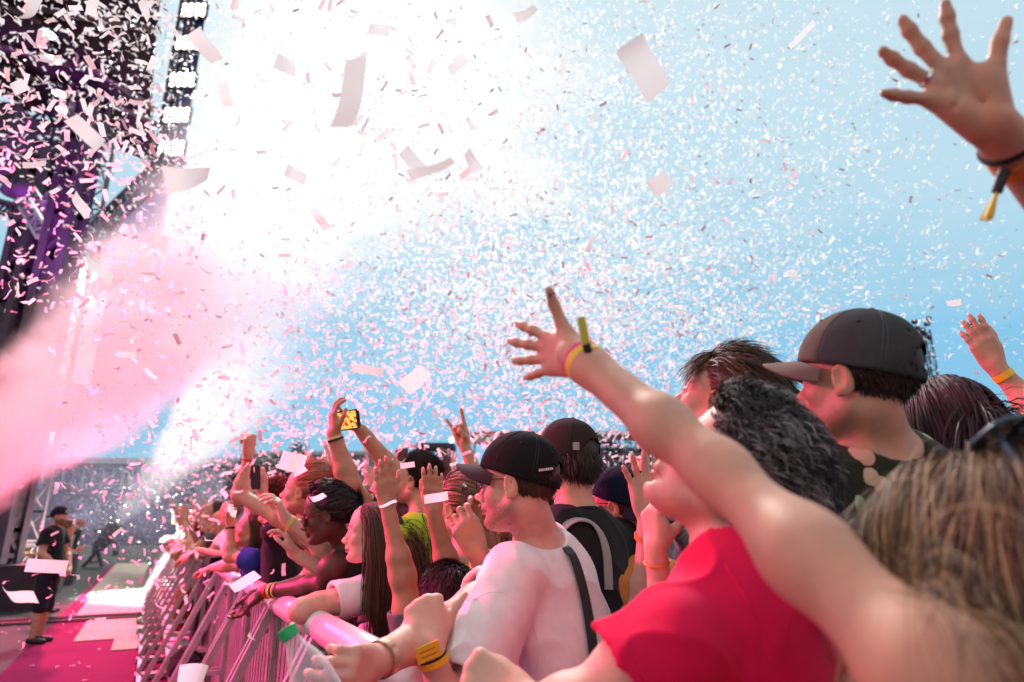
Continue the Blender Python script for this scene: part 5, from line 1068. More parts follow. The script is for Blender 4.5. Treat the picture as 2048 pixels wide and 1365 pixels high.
for i, q in enumerate(((28, 372), (46, 376))):
    p = P(*q, 13.6); B = MB(); B.lathe([(0, .18), (.15, .16), (.19, 0), (.19, -.2), (0, -.22)], p, (0, .3, 1), 14); tag(B.build('moving_light', dk, None, None, True), ['left', 'right'][i]+' one of two round moving lights under the hanging speakers', 'stage lamp')
# led wall edge, bright strip
a = P(152, 560, 19); m = MB(); m.box((a[0], a[1]+.0, 7.4), (.10, .02, 0), (-.2, 1.6, 0), (0, 0, 1.9)); o = m.build('screen_housing', dk); tag(o, 'upright side screen seen edge-on glowing white behind the pink smoke', 'video screen')
m = MB(); m.box((a[0]+.13, a[1]+.0, 7.4), (.012, 0, 0), (-.2, 1.55, 0), (0, 0, 1.8)); m.build('screen', M('led', (1, 1, 1), .4, emit=(1, .96, .92), estr=3.0), o)
# stage wing: catwalk truss with a pale banner
wa, wb = onz(346, 335, 10.5), onz(192, 476, 10.5); o = beam('catwalk_truss', wa, wb, .55, trm, 'long dark catwalk truss with a pale blue banner running towards the stage', .045)
m = MB(); m.box((wa+wb)/2+np.array([0, 0, -1.15]), (wb-wa)/2*.99, nrm(np.cross(wb-wa, (0, 0, 1)))*.02, (0, 0, .80)); m.build('banner', M('banner', (.30, .36, .55), .7, noise_amt=.08, noise_scale=1.0), o)
m = MB(); truss(m, wa+np.array([0, 0, -2.1]), wb+np.array([0, 0, -2.1]), .3, .035); m.build('lower_truss', trm, o)
for k in range(7): q = wa+(wb-wa)*(k+.2)/7; MB().bar(q+np.array([0, 0, .3]), q+np.array([0, 0, -2.1]), .04, .04, (0, 1, 0)).build('hanger', trm, o)
# floodlight mast
mp_ = wa+np.array([-.42, .3, 0]); m = MB(); truss(m, (mp_[0], mp_[1], 10.2), (mp_[0], mp_[1], 20.5), .34, .036, .45, (0, 1, 0)); fm = m.build('floodlight_mast', trm); tag(fm, 'tall dark mast carrying clusters of white floodlights right of the canopy', 'light mast')
nav = M('navy_banner', (.02, .04, .14), .7)
m = MB(); m.box((mp_[0]+.36, mp_[1]-.06, 15.2), (.13, 0, 0), (0, .02, 0), (0, 0, 4.4)); m.build('banner', nav, fm)
fl = M('flood_lens', (1, .95, .8), .3, emit=(1, .93, .72), estr=7.0)
for k, zp in enumerate((19.6, 18.1, 16.7, 15.5, 14.4, 13.2, 12.1, 11.1)):
    m = MB(); m.box((mp_[0]+.26, mp_[1]-.20, zp), (.36, 0, 0), (0, .05, 0), (0, 0, .25)); h_ = m.build('floodlight_bank', trm, fm)
    m = MB()
    for i in range(4):
        for j in range(3): m.lathe([(0, -.02), (.06, -.012), (.072, .0)], (mp_[0]+.26-.26+.173*i, mp_[1]-.26, zp-.155+.155*j), (0, 1, 0), 10)
    m.build('lenses', fl, h_)
# stage deck along the pit
m = MB(); m.box(BP(14, 5.6, .45), U*17, NS*1.6, (0, 0, .45)); o = m.build('stage_deck', M('deck_side', (.10, .085, .06), .9, noise_amt=.3, noise_scale=5, bump=.3, bump_scale=30)); tag(o, kind='structure')
m = MB(); m.box(BP(14, 5.9, .93), U*17, NS*1.9, (0, 0, .025)); o2 = m.build('stage_floor', M('deck_top', (.45, .22, .26), .6, noise_amt=.35, noise_scale=1.2)); tag(o2, kind='structure')
m = MB(); m.box(BP(14, 3.985, .93), U*17, NS*.012, (0, 0, .03)); o2 = m.build('stage_edge_tape', M('yellow_tape', (.70, .48, .06), .6)); tag(o2, kind='structure')
def cab(name, p, hx, hy, hz, label, cat, rz=0.0):
    m = MB(); cx, sx = math.cos(rz), math.sin(rz); X = np.array([cx, sx, 0]); Y = np.array([-sx, cx, 0]); p = np.asarray(p, float)+np.array([0, 0, hz]); m.box(p, X*hx, Y*hy, (0, 0, hz)); o = m.build(name, dk); tag(o, label, cat)
    m = MB(); m.box(p-Y*(hy+.006), X*hx*.9, Y*.006, (0, 0, hz*.9)); m.build('grille', M('grille', (.03, .03, .033), .6, metal=.4, bump=.6, bump_scale=60), o)
    m = MB(); m.bar(p+X*(hx+.02)+np.array([0, 0, -.08]), p+X*(hx+.02)+np.array([0, 0, .08]), .03, .03, (0, 1, 0)); m.build('handle', trm, o); return o
r_ = ang
for i, (q, s_) in enumerate((((-8, 1120), .55), ((20, 1108), .5), ((52, 1100), .45))):
    p = onz(*q, .955); p = p if p[1] < 30 else BP(12+2*i, 5.2, .955); cab('stage_monitor', BP(9.5+1.5*i, 5.1+.15*i, .955), .5, .42, .42, ['nearest', 'middle', 'farthest'][i]+' black speaker cabinet on the stage edge behind the security man', 'speaker', r_+.2)
for i in range(3): cab('flight_case', BP(15+3.2*i, 2.75, 0), .55, .4, .42, ['nearest', 'middle', 'farthest'][i]+' black flight case on the pit floor along the stage edge', 'flight case', r_)
m = MB(); m.box(BP(17.0, 3.05, .98), U*.9, NS*.38, (0, 0, .02)); o = m.build('table', M('table_orange', (.60, .28, .10), .6)); tag(o, 'small table with an orange lit top between the pit workers', 'table')
for a, b in ((-.8, -.3), (.8, -.3), (-.8, .3), (.8, .3)): MB().bar(BP(17+a, 3.05+b, 0), BP(17+a, 3.05+b, .96), .04, .04, (0, 1, 0)).build('leg', trm, o)
# stage back: dark structure with scaffold, drapes and a pale glazed building beyond
m = MB(); q0, q1 = BP(30, 8.5, 0), BP(64, 6.0, 0); 
bl = MB(); c0 = P(120, 1000, 62); bl.box((c0[0]-9, c0[1]+4, 2.6), (17, 3, 0), (-.5, 3, 0), (0, 0, 2.6)); o = bl.build('backstage_block', M('drape', (.16, .14, .27), .9, noise_amt=.3, noise_scale=.6, bump=.5, bump_scale=1.2)); tag(o, 'dark purple draped backstage block behind the pit crew', 'backstage block')
hb = P(260, 940, 80); bl = MB(); bl.box((hb[0]-3, hb[1], 6.2), (15, 2, 0), (-.5, 4, 0), (0, 0, 2.4)); pb = bl.build('backstage_hall', M('hall_wall', (.45, .48, .62), .6, noise_amt=.1, noise_scale=.5)); tag(pb, 'pale blue glazed hall behind the confetti cannon', 'building')
bl = MB(); bl.box((hb[0]-3, hb[1]-.2, 8.95), (15.8, 2.1, 0), (-.5, 4.6, 0), (0, 0, .28)); bl.build('roof', M('hall_roof', (.52, .56, .62), .5), pb)
for k in range(13):
    x = -14+2.15*k; bl = MB(); c_ = np.array([hb[0]-3, hb[1], 0])+np.array([15, 2, 0])/15*x+np.array([.06, -4.1, 6.2]); bl.box(c_, np.array([.86, .115, 0]), (0, .05, 0), (0, 0, 1.9)); w_ = bl.build('window', M('hall_glass', (.16, .17, .30), .15), pb)
    bl = MB(); bl.box(c_+np.array([0, -.07, .2]), np.array([.86, .115, 0]), (0, .02, 0), (0, 0, .05)); bl.box(c_+np.array([0, -.07, 0]), (.04, .005, 0), (0, .02, 0), (0, 0, 1.9)); bl.build('mullion', M('hall_frame', (.6, .62, .68), .5), w_)
bl = MB(); bl.box((hb[0]-3, hb[1]-.2, 1.9), (15.6, 2, 0), (-.5, 3.6, 0), (0, 0, 1.9)); bl.build('ground_storey', M('hall_base', (.16, .16, .26), .8), pb)
bl = MB(); c1 = P(330, 900, 95); bl.box((c1[0]-4, c1[1], 5.2), (24, 1, 0), (-.3, 4, 0), (0, 0, 5.2)); o = bl.build('shed', M('shed_wall', (.30, .35, .44), .8, noise_amt=.1, noise_scale=.4)); tag(o, 'grey flat roofed block beyond the glazed hall', 'building')  # distance haze put into the lightened wall colour
bl = MB(); bl.box((c1[0]-4, c1[1], 10.65), (24.4, 1, 0), (-.3, 4.3, 0), (0, 0, .22)); bl.build('roof_edge', M('shed_trim', (.45, .48, .52), .6), o)
# long low building and trees behind the crowd
lb = P(650, 905, 110); bl = MB(); bl.box((lb[0], lb[1], 6.4), (11.5, 0, 0), (0, 5, 0), (0, 0, 6.4)); o = bl.build('long_building', M('dusk_wall', (.22, .26, .30), .8, noise_amt=.15, noise_scale=.3)); tag(o, 'long dark flat roofed building on the horizon behind the trees', 'building')  # wall tone lightened to imitate haze
bl = MB(); bl.box((lb[0], lb[1]-.2, 13.05), (11.9, 0, 0), (0, 5.4, 0), (0, 0, .28)); bl.build('roof_edge', M('roof_trim', (.4, .44, .48), .6), o)
for k in range(8): bl = MB(); bl.box((lb[0]-9+2.6*k, lb[1]-5.02, 9.2), (.8, 0, 0), (0, .04, 0), (0, 0, .9)); bl.build('window', M('dusk_glass', (.03, .04, .06), .1), o)
def tree(px, py_top, d, w, label, seed):
    rg = np.random.default_rng(seed); b = P(px, 1055, d); b[2] = 0; H = P(px, py_top, d)[2]; e = empty('tree', b); tag(e, label, 'tree', 'trees behind the crowd')
    T = MB(); T.tube([b, b+np.array([.1, 0, H*.35]), b+np.array([-.1, .1, H*.7])], [w*.06, w*.045, w*.02], 8)
    for k in range(7): a = rg.random()*6.28; T.tube([b+np.array([0, 0, H*(.3+.05*k)]), b+np.array([math.cos(a)*w*.3, math.sin(a)*w*.3, H*(.45+.06*k)])], [w*.025, w*.008], 6)
    T.build('trunk', M('bark', (.05, .035, .025), .9), e, b, True)
    n = 5200; cl = rg.normal(size=(34, 3)); cl /= np.linalg.norm(cl, axis=1)[:, None]; cl *= (.35+.6*rg.random((34, 1))); cl = cl*np.array([w*.5, w*.5, H*.30])+np.array([0, 0, H*.66]); ix = rg.integers(0, 34, n)
    p = b+cl[ix]+rg.normal(size=(n, 3))*np.array([w*.085, w*.085, H*.055]); a1 = rg.normal(size=(n, 3)); a1 /= np.linalg.norm(a1, axis=1)[:, None]; a2 = np.cross(a1, rg.normal(size=(n, 3))); a2 /= np.linalg.norm(a2, axis=1)[:, None]; sz = w*.026*(.6+.8*rg.random((n, 1)))
    V_ = np.stack([p-a1*sz, p+a2*sz*.5, p+a1*sz, p-a2*sz*.5], 1).reshape(-1, 3); F_ = np.arange(4*n).reshape(n, 4); k = (.6+.8*rg.random(34))[ix]; cc = np.repeat(np.array([.030, .050, .028])[None]*k[:, None], 4, 0)
    mesh_obj('crown', V_, F_, M('leaves', attr=True, rough=.7, translucent=0), e, b, False, cc)
for i, (px, pt_, d, w) in enumerate(((600, 873, 75, 5.5), (545, 893, 78, 5.0), (468, 900, 80, 6.5), (655, 905, 70, 4.2), (385, 905, 85, 6), (1010, 960, 90, 6))):
    tree(px, pt_, d, w, ['tallest dark tree rising above the low building', 'dark tree just left of the tallest one', 'broad dark tree behind the raised fist', 'small dark tree right of the tallest one', 'dark tree in the confetti haze at the left', 'low dark tree behind the black cap'][i], 20+i)
# scaffold camera tower, sign, grandstand, lamp mast
q = P(871, 893, 60); m = MB()
for a, b in ((-1.2, 0), (1.2, 0), (-1.2, 2), (1.2, 2)): m.bar((q[0]+a, q[1]+b, 0), (q[0]+a, q[1]+b, q[2]-.3), .14, .14, (0, 1, 0))
for k in range(4): m.bar((q[0]-1.2, q[1], q[2]-1-2*k), (q[0]+1.2, q[1], q[2]-2.6-2*k), .09, .09); m.bar((q[0]-1.2, q[1], q[2]-1-2*k), (q[0]+1.2, q[1], q[2]-1-2*k), .09, .09)
st = m.build('scaffold_tower', M('scaffold', (.12, .14, .17), .6)); tag(st, 'small dark scaffold tower with a lamp deck on the horizon', 'scaffold')
MB().box((q[0], q[1]+1, q[2]), (1.7, 0, 0), (0, 1.4, 0), (0, 0, .28)).build('deck', dk, st); MB().abox((q[0]+1.3, q[1]-.6, q[2]+.3), (q[0]+1.7, q[1]-.3, q[2]+.75)).build('lamp', M('led_blue', (.6, .7, 1), .3, emit=(.5, .65, 1), estr=4), st)
q = P(975, 877, 45); m = MB(); m.box(q, (1.15, 0, 0), (0, .12, 0), (0, 0, .42)); sg = m.build('sign', M('sign_red', (.55, .02, .07), .5)); tag(sg, 'red and white sign with dark letters behind the black cap', 'sign')
MB().box(q+np.array([-.02, -.13, .0]), (.86, 0, 0), (0, .012, 0), (0, 0, .26)).build('panel', M('sign_white', (.8, .8, .8), .5), sg)
for k in (-.12, .10): MB().box(q+np.array([-.02, -.146, k]), (.86, 0, 0), (0, .004, 0), (0, 0, .035)).build('stripe', M('sign_stripe', (.55, .02, .07), .5), sg)
for x in (-.9, .9): MB().bar((q[0]+x, q[1]+.2, 0), (q[0]+x, q[1]+.2, q[2]), .1, .1, (0, 1, 0)).build('post', trm, sg)
tx = bpy.data.curves.new('lettering', 'FONT'); tx.body = 'LOC'; tx.size = .52; tx.extrude = .01; tx.align_x = 'CENTER'; tx.align_y = 'CENTER'; to = bpy.data.objects.new('tmp', tx); COL.objects.link(to)
lm_ = bpy.data.meshes.new_from_object(to.evaluated_get(bpy.context.evaluated_depsgraph_get())); bpy.data.objects.remove(to); lt = bpy.data.objects.new('lettering', lm_); COL.objects.link(lt); lm_.materials.clear(); lm_.materials.append(M('letter_black', (.02, .02, .025), .6)); lt.location = (q[0]-.34, q[1]-.165, q[2]); lt.rotation_euler = (R(90), 0, 0); lt.parent = sg
gs = P(1260, 900, 90); m = MB()
for k in range(7): m.box((gs[0]+6, gs[1]+1.2*k, 3.2+.55*k), (26, 0, 0), (0, .6, 0), (0, 0, 3.2+.55*k))
go = m.build('grandstand', M('stand', (.30, .35, .39), .8, noise_amt=.2, noise_scale=.7)); tag(go, 'distant grandstand terraces full of people behind the navy cap', 'grandstand')  # terrace colour paled, haze put into it
m = MB(); m.box((gs[0]+6, gs[1]+6, 14.6), (27, 0, 0), (0, 5, .2), (0, 0, .25)); m.build('roof', M('stand_roof', (.55, .62, .66), .5), go)
for k in range(8): MB().bar((gs[0]-20+7*k, gs[1]+9, 0), (gs[0]-20+7*k, gs[1]+9, 14.6), .2, .2, (0, 1, 0)).build('post', trm, go)
m = MB(); cols = []
for k in range(7):
    for i in range(110):
        x = gs[0]+6-26+52*rr.random(); z = 6.4+1.1*k; y = gs[1]+1.2*k+rr.uniform(-.3, .3); n0 = len(m.v); m.ell((x, y, z+.55), (.24, .2, .45), None, 6); m.ell((x, y, z+1.15), (.11, .11, .14), None, 6); c_ = rr.choice([(.03, .03, .05), (.4, .4, .42), (.3, .05, .05), (.05, .08, .2), (.1, .1, .1)]); cols += [c_]*(len(m.v)-n0)
tag(m.build('distant_crowd', M('crowd', attr=True, rough=.9), None, None, True, cols), 'mass of tiny seated spectators in the distant grandstand', 'crowd', None, 'stuff')
for i, px in enumerate((1204, 1219)):
    q = P(px, 885, 85); m = MB(); m.bar((q[0], q[1], 0), q, .18, .18, (0, 1, 0)); m.ell(q+np.array([0, 0, .1]), (.55, .3, .3), None, 10); tag(m.build('lamp_post', trm), ['left', 'right'][i]+' one of two thin lamp posts before the grandstand', 'lamp post')
q = P(1830, 662, 34); m = MB(); truss(m, (q[0]+.4, q[1], 0), (q[0]+.4, q[1], q[2]), .45, .03, .7, (0, 1, 0)); o = m.build('light_mast', trm); tag(o, 'slim dark lattice mast with a lamp cluster behind the charcoal cap', 'light mast')
for k in range(8): a = k*.8; p = q+np.array([.4+.5*math.cos(a)*(.5+.1*(k % 3)), .4*math.sin(a), .32*((k % 4)-1.2)]); MB().lathe([(0, .16), (.12, .14), (.15, -.1), (0, -.12)], p, (math.sin(a), -.6, -.4), 8).build('lamp', trm, o, None, True)
# held things and the cannon
def phone(name, c, xa, ya, label, mat2=None, sz=(.072, .145, .009)):
    xa = nrm(xa); ya = nrm(np.asarray(ya)-xa*(xa@np.asarray(ya))); za = np.cross(xa, ya); bm = bmesh.new(); bmesh.ops.create_cube(bm, size=1)
    for v_ in bm.verts: v_.co = Vector((v_.co.x*sz[0], v_.co.y*sz[1], v_.co.z*sz[2]))
    bmesh.ops.bevel(bm, geom=[e for e in bm.edges if abs((e.verts[0].co-e.verts[1].co).z) > 1e-5], offset=.009, segments=4, affect='EDGES'); bmesh.ops.bevel(bm, geom=[e for e in bm.edges if abs((e.verts[0].co-e.verts[1].co).z) < 1e-5], offset=.0016, segments=2, affect='EDGES')
    T_ = Matrix(((xa[0], ya[0], za[0], c[0]), (xa[1], ya[1], za[1], c[1]), (xa[2], ya[2], za[2], c[2]), (0, 0, 0, 1))); bm.transform(T_); me = bpy.data.meshes.new(name); bm.to_mesh(me); bm.free(); me.materials.append(M('phone_black', (.012, .012, .013), .25)); o = bpy.data.objects.new(name, me); COL.objects.link(o); tag(o, label, 'phone')
    if mat2: MB().box(c+za*(sz[2]/2+.0006), xa*sz[0]*.44, ya*sz[1]*.40, za*.0005).build('screen', mat2, o)
    MB().box(c-za*(sz[2]/2+.0008)+ya*sz[1]*.38+xa*sz[0]*.25, xa*.009, ya*.009, za*.0012).build('camera_bump', M('lens_black', (.02, .02, .022), .1), o)
    return o
def scr(N, L, tc):
    n = N.new('ShaderNodeTexNoise'); n.inputs['Scale'].default_value = 70; n.inputs['Detail'].default_value = 5; L.new(tc.outputs['Object'], n.inputs['Vector']); r = N.new('ShaderNodeValToRGB'); r.color_ramp.elements[0].position = .42; r.color_ramp.elements[0].color = (.25, .04, .01, 1); r.color_ramp.elements[1].position = .55; r.color_ramp.elements[1].color = (1, .55, .12, 1); L.new(n.outputs['Fac'], r.inputs[0]); return r.outputs[0]
sm_ = M('phone_screen', (1, .6, .2), .2, pattern=scr); nb_ = sm_.node_tree.nodes; sm_.node_tree.links.new([l.from_socket for l in sm_.node_tree.links if l.to_socket.name == 'Base Color'][0], nb_['Principled BSDF'].inputs['Emission Color']); nb_['Principled BSDF'].inputs['Emission Strength'].default_value = 1.1
phone('phone', P(694, 841, 3.02), CV(-.15, 1, .10), CV(-1, -.15, .5), 'black phone with a glowing orange screen held up by two arms', sm_, (.090, .150, .010))
phone('phone', P(928, 1015, 2.12), CV(-.25, .0, .97), CV(.02, 1, .05), 'black phone seen edge-on before the blond women')
phone('phone', P(511, 955, 3.95), CV(.8, .1, -.3), CV(.05, 1, .1), 'dark grey phone held upright behind the raised fist')
# bottle
def pet():
    m = M('pet_plastic', (.92, .94, .98), .08, spec=.8); nt = m.node_tree; N = nt.nodes; L = nt.links; lw = N.new('ShaderNodeLayerWeight'); lw.inputs[0].default_value = .32
    mr = N.new('ShaderNodeMapRange'); mr.inputs['To Min'].default_value = .16; mr.inputs['To Max'].default_value = .95; L.new(lw.outputs['Facing'], mr.inputs['Value'])
    tr = N.new('ShaderNodeBsdfTransparent'); tr.inputs[0].default_value = (.95, .96, .98, 1); mx = N.new('ShaderNodeMixShader'); L.new(mr.outputs[0], mx.inputs[0]); L.new(tr.outputs[0], mx.inputs[1]); L.new(N['Principled BSDF'].outputs[0], mx.inputs[2]); L.new(mx.outputs[0], N['Material Output'].inputs[0]); return m
def bottle():
    a = P(571, 1256, 1.06); b = P(650, 1400, 1.03); ax = nrm(b-a); e = empty('water_bottle', a); tag(e, 'clear plastic water bottle with a green cap held over the barrier', 'bottle')
    pl = pet(); wt = M('water', (.95, .97, 1), .0, trans=1.0, ior=1.33)
    pr = [(.0128, .018), (.0135, .024), (.0160, .034), (.0240, .052), (.0300, .070), (.0325, .088), (.0330, .100), (.0318, .104), (.0330, .110), (.0330, .15), (.031, .156), (.033, .162), (.033, .205), (.0, .212)]
    B = MB(); B.lathe(pr, a, ax, 40); ob = B.build('bottle_body', pl, e, a, True)
    w = [(.0, .108), (.0308, .109), (.0312, .15), (.0295, .156), (.0312, .162), (.0312, .203), (0, .2035)]; B = MB(); B.lathe(w, a, ax, 40); B.build('water', wt, e, a, True)
    n = 40; B = MB(); v = []; 
    prof = [(0, 0), (.0140, 0), (.0152, .0018), (.0152, .0185), (.0135, .0188)]
    for r0, h0 in prof:
        for k in range(n): t = nrm(ax); x = nrm(np.cross(t, (0, 0, 1))); y = np.cross(t, x); an = 2*math.pi*k/n; rr_ = r0*(1+.035*(k % 2)*(r0 > .015)); v.append(a+t*h0+max(rr_, 1e-4)*(math.cos(an)*x+math.sin(an)*y))
    f = [(i*n+k, i*n+(k+1) % n, (i+1)*n+(k+1) % n, (i+1)*n+k) for i in range(len(prof)-1) for k in range(n)]; B.add(v, f); B.build('bottle_cap', M('green_cap', (.01, .42, .12), .35), e, a)
    B = MB(); B.lathe([(.0334, .164), (.0336, .166), (.0336, .200), (.0334, .202)], a, ax, 40); B.build('bottle_label', M('bottle_label', (.02, .02, .03), .5), e, a, True)
bottle()
ca, cb = P(196, 1097, 26.5), P(233, 1046, 27); m = MB(); m.tube([ca, cb], .26, 18, False); m.tube([cb, cb-(cb-ca)*.9], .235, 18, False); cn = m.build('confetti_cannon', dk, None, None, True); tag(cn, 'black tilted confetti cannon tube blasting white confetti', 'cannon')
m = MB(); m.bar(ca+np.array([0, 0, -.1]), (ca[0]+.3, ca[1], 0), .1, .1, (0, 1, 0)); m.bar(ca+np.array([0, 0, -.1]), (ca[0]-.5, ca[1], 0), .1, .1, (0, 1, 0)); m.build('stand', trm, cn)
c = PEOPLE['guard']; lg_ = M('print_white', (.7, .66, .68), .8)
for i in range(9): patch(c, c['shirt'], (76+2.6*i, 1099-.5*i), .010, .007+.006*(i == 0), lg_, 'sleeve_print', c['shirt'], 0, .0008)
for i in range(8): patch(c, c['shirt'], (82+2.6*i, 1103-.5*i), .009, .005, lg_, 'sleeve_print', c['shirt'], 0, .0008)
# ------------------------------------------------------------------ smoke jets (real volumes in the air)
def smoke_mat(name, L_, r0, r1, dens, col, nscale, fade0, fade1, aniso=.0, warp=.5):
    m = bpy.data.materials.new(name); m.use_nodes = True; nt = m.node_tree; N = nt.nodes; K = nt.links; N.clear()
    out = N.new('ShaderNodeOutputMaterial'); pv = N.new('ShaderNodeVolumePrincipled'); K.new(pv.outputs[0], out.inputs['Volume']); pv.inputs['Color'].default_value = (*col, 1); pv.inputs['Anisotropy'].default_value = aniso
    def math_(op, a, b=None, c=None):
        n = N.new('ShaderNodeMath'); n.operation = op
        for i, x in enumerate((a, b, c)):
            if x is None: continue
            if isinstance(x, (int, float)): n.inputs[i].default_value = x
            else: K.new(x, n.inputs[i])
        return n.outputs[0]
    tc = N.new('ShaderNodeTexCoord'); nz = N.new('ShaderNodeTexNoise'); nz.inputs['Scale'].default_value = nscale; nz.inputs['Detail'].default_value = 7; nz.inputs['Roughness'].default_value = .6; K.new(tc.outputs['Object'], nz.inputs['Vector'])
    sb = N.new('ShaderNodeVectorMath'); sb.operation = 'SUBTRACT'; K.new(nz.outputs['Color'], sb.inputs[0]); sb.inputs[1].default_value = (.5, .5, .5)
    s2 = N.new('ShaderNodeVectorMath'); s2.operation = 'SCALE'; K.new(sb.outputs[0], s2.inputs[0]); s2.inputs['Scale'].default_value = warp
    ad = N.new('ShaderNodeVectorMath'); ad.operation = 'ADD'; K.new(tc.outputs['Object'], ad.inputs[0]); K.new(s2.outputs[0], ad.inputs[1])
    sp = N.new('ShaderNodeSeparateXYZ'); K.new(ad.outputs[0], sp.inputs[0]); X, Y, Z = sp.outputs
    rad = math_('SQRT', math_('ADD', math_('MULTIPLY', X, X), math_('MULTIPLY', Y, Y)))
    Rz_ = math_('MULTIPLY_ADD', Z, (r1-r0)/L_, r0); rho = math_('DIVIDE', rad, Rz_)
    def smooth(v, a, b, lo, hi):
        n = N.new('ShaderNodeMapRange'); n.interpolation_type = 'SMOOTHSTEP'; K.new(v, n.inputs[0]); n.inputs[1].default_value = a; n.inputs[2].default_value = b; n.inputs[3].default_value = lo; n.inputs[4].default_value = hi; return n.outputs[0]
    e = smooth(rho, .45, .92, 1, 0); f1 = smooth(Z, fade0[0]*L_, fade0[1]*L_, 0, 1); f2 = smooth(Z, fade1[0]*L_, fade1[1]*L_, 1, 0)
    nn = smooth(nz.outputs['Fac'], .36, .60, .25, 1.0)
    K.new(math_('MULTIPLY', math_('MULTIPLY', math_('MULTIPLY', e, f1), math_('MULTIPLY', f2, nn)), dens), pv.inputs['Density'])
    return m
def smoke(name, a, b, r0, r1, dens, col, label, nscale=1.2, fade0=(0, .02), fade1=(.8, 1), warp=.5, cat='smoke'):
    a = np.asarray(a, float); b = np.asarray(b, float); L_ = float(np.linalg.norm(b-a)); n = 28; v = []; f = []
    for i in range(13):
        z = L_*i/12; r = r0+(r1-r0)*i/12
        for k in range(n): an = 2*math.pi*k/n; v.append((r*math.cos(an), r*math.sin(an), z))
    for i in range(12):
        for k in range(n): f.append((i*n+k, i*n+(k+1) % n, (i+1)*n+(k+1) % n, (i+1)*n+k))
    f.append(tuple(range(n))[::-1]); f.append(tuple(range(12*n, 13*n)))
    o = mesh_obj(name, v, f, smoke_mat(name, L_, r0, r1, dens, col, nscale, fade0, fade1, 0.35, warp), None, None, False)
    o.location = a; o.rotation_euler = Vector(b-a).to_track_quat('Z', 'Y').to_euler(); tag(o, label, cat, None, 'stuff'); return o
smoke('smoke_jet', P(-210, 1082, 10.2), P(800, 215, 8.0), .46, 2.15, 2.2, (.996, .868, .925), 'broad pink plume of stage smoke blasting up from the left', 1.1, (0, .03), (.50, .92), 1.2)  # pink light partly put into the smoke's own colour
smoke('smoke_jet', P(231, 1049, 26.9), P(600, 640, 24), .28, 3.0, .95, (.99, .95, .96), 'thin white jet of smoke from the tilted confetti cannon', .7, (0, .02), (.55, 1), .6)
smoke('smoke_haze', P(-300, 985, 22), P(420, 985, 30), 3.4, 3.4, .055, (.80, .76, .95), 'thin violet haze hanging over the pit floor at the left', .25, (0, .2), (.8, 1), 2.0)
lamp('SPOT', 'stage_wash', P(-900, 1010, 9.0), 2600, (1, .16, .20), P(420, 600, 9), spot_size=R(36), spot_blend=.8, shadow_soft_size=.4)
lamp('SPOT', 'stage_wash', P(20, 560, 11.5), 1500, (.62, .10, .95), P(70, 330, 16), spot_size=R(70), spot_blend=.8, shadow_soft_size=.4)  # added bare purple spot in mid-air, brightening and tinting the dark towers
lamp('SPOT', 'stage_blinder', P(120, 1090, 24), 4500, (1, .96, .95), P(520, 760, 24.5), spot_size=R(40), spot_blend=.8, shadow_soft_size=.4)  # added unseen spot that whitens the cannon's smoke jet
# ------------------------------------------------------------------ confetti
paper = M('confetti_paper', (.94, .93, .93), .65, translucent=.5); pinkp = M('confetti_pink', (.86, .66, .70), .65, translucent=.5)
rg = np.random.default_rng(77)
def rand_rot(n):
    q = rg.normal(size=(n, 4)); q /= np.linalg.norm(q, axis=1)[:, None]; w, x, y, z = q.T
    return np.stack([np.stack([1-2*(y*y+z*z), 2*(x*y-z*w), 2*(x*z+y*w)], 1), np.stack([2*(x*y+z*w), 1-2*(x*x+z*z), 2*(y*z-x*w)], 1), np.stack([2*(x*z-y*w), 2*(y*z+x*w), 1-2*(x*x+y*y)], 1)], 1)
def strip_local(n, Lh, Wh, bend, segs=4):
    """curled paper strips, in their own axes"""
    t = np.linspace(-1, 1, segs+1); x = t[None]*Lh[:, None]; z = bend[:, None]*(t[None]**2)*Lh[:, None]+(rg.normal(size=(n, 1))*.10)*np.sin(t*3)[None]*Lh[:, None]
    tw = rg.normal(size=(n, 1))*.25*t[None]
    a = np.stack([x, np.cos(tw)*Wh[:, None], z+np.sin(tw)*Wh[:, None]], -1); b = np.stack([x, -np.cos(tw)*Wh[:, None], z-np.sin(tw)*Wh[:, None]], -1)
    return np.stack([a, b], 2).reshape(n, -1, 3)
def strip_faces(n, segs):
    k = 2*(segs+1); base_ = (np.arange(n)*k)[:, None]; q = np.array([[2*i, 2*i+1, 2*i+3, 2*i+2] for i in range(segs)]); return (base_[:, :, None]+q[None]).reshape(-1, 4)
def Pn(px, py, d):
    r = (px-1024)/FPX*d; u = (682.5-py)/FPX*d; return np.stack([r, d*CP-u*SP, EYE+d*SP+u*CP], 1)
pos = []
def cloud(n, cx, cy, sx, sy, d0, d1, tilt=0.0, clip=None):
    a = rg.normal(size=n)*sx; b = rg.normal(size=n)*sy; t = R(tilt); px = cx+a*math.cos(t)-b*math.sin(t); py = cy+a*math.sin(t)+b*math.cos(t); d = (d0**3+(d1**3-d0**3)*rg.random(n))**(1/3)
    ok = (px > -150) & (px < 2200) & (py > -150) & (py < 1400)
    if clip: ok &= (px > clip[0]) & (px < clip[2]) & (py > clip[1]) & (py < clip[3])
    pos.append(Pn(px[ok], py[ok], d[ok]))
def ucloud(n, x0, y0, x1, y1, d0, d1):
    d = (d0**3+(d1**3-d0**3)*rg.random(n))**(1/3); pos.append(Pn(x0+(x1-x0)*rg.random(n), y0+(y1-y0)*rg.random(n), d))
cloud(8500, 1000, 300, 330, 210, 4, 13)
cloud(12500, 1150, 640, 270, 140, 4, 11, 12)
cloud(4600, 1380, 330, 280, 230, 4, 12)
cloud(1900, 640, 160, 260, 170, 5, 13)
ucloud(720, -20, -20, 350, 340, 2.2, 6.5)
ucloud(420, 0, 300, 420, 640, 2.5, 7)
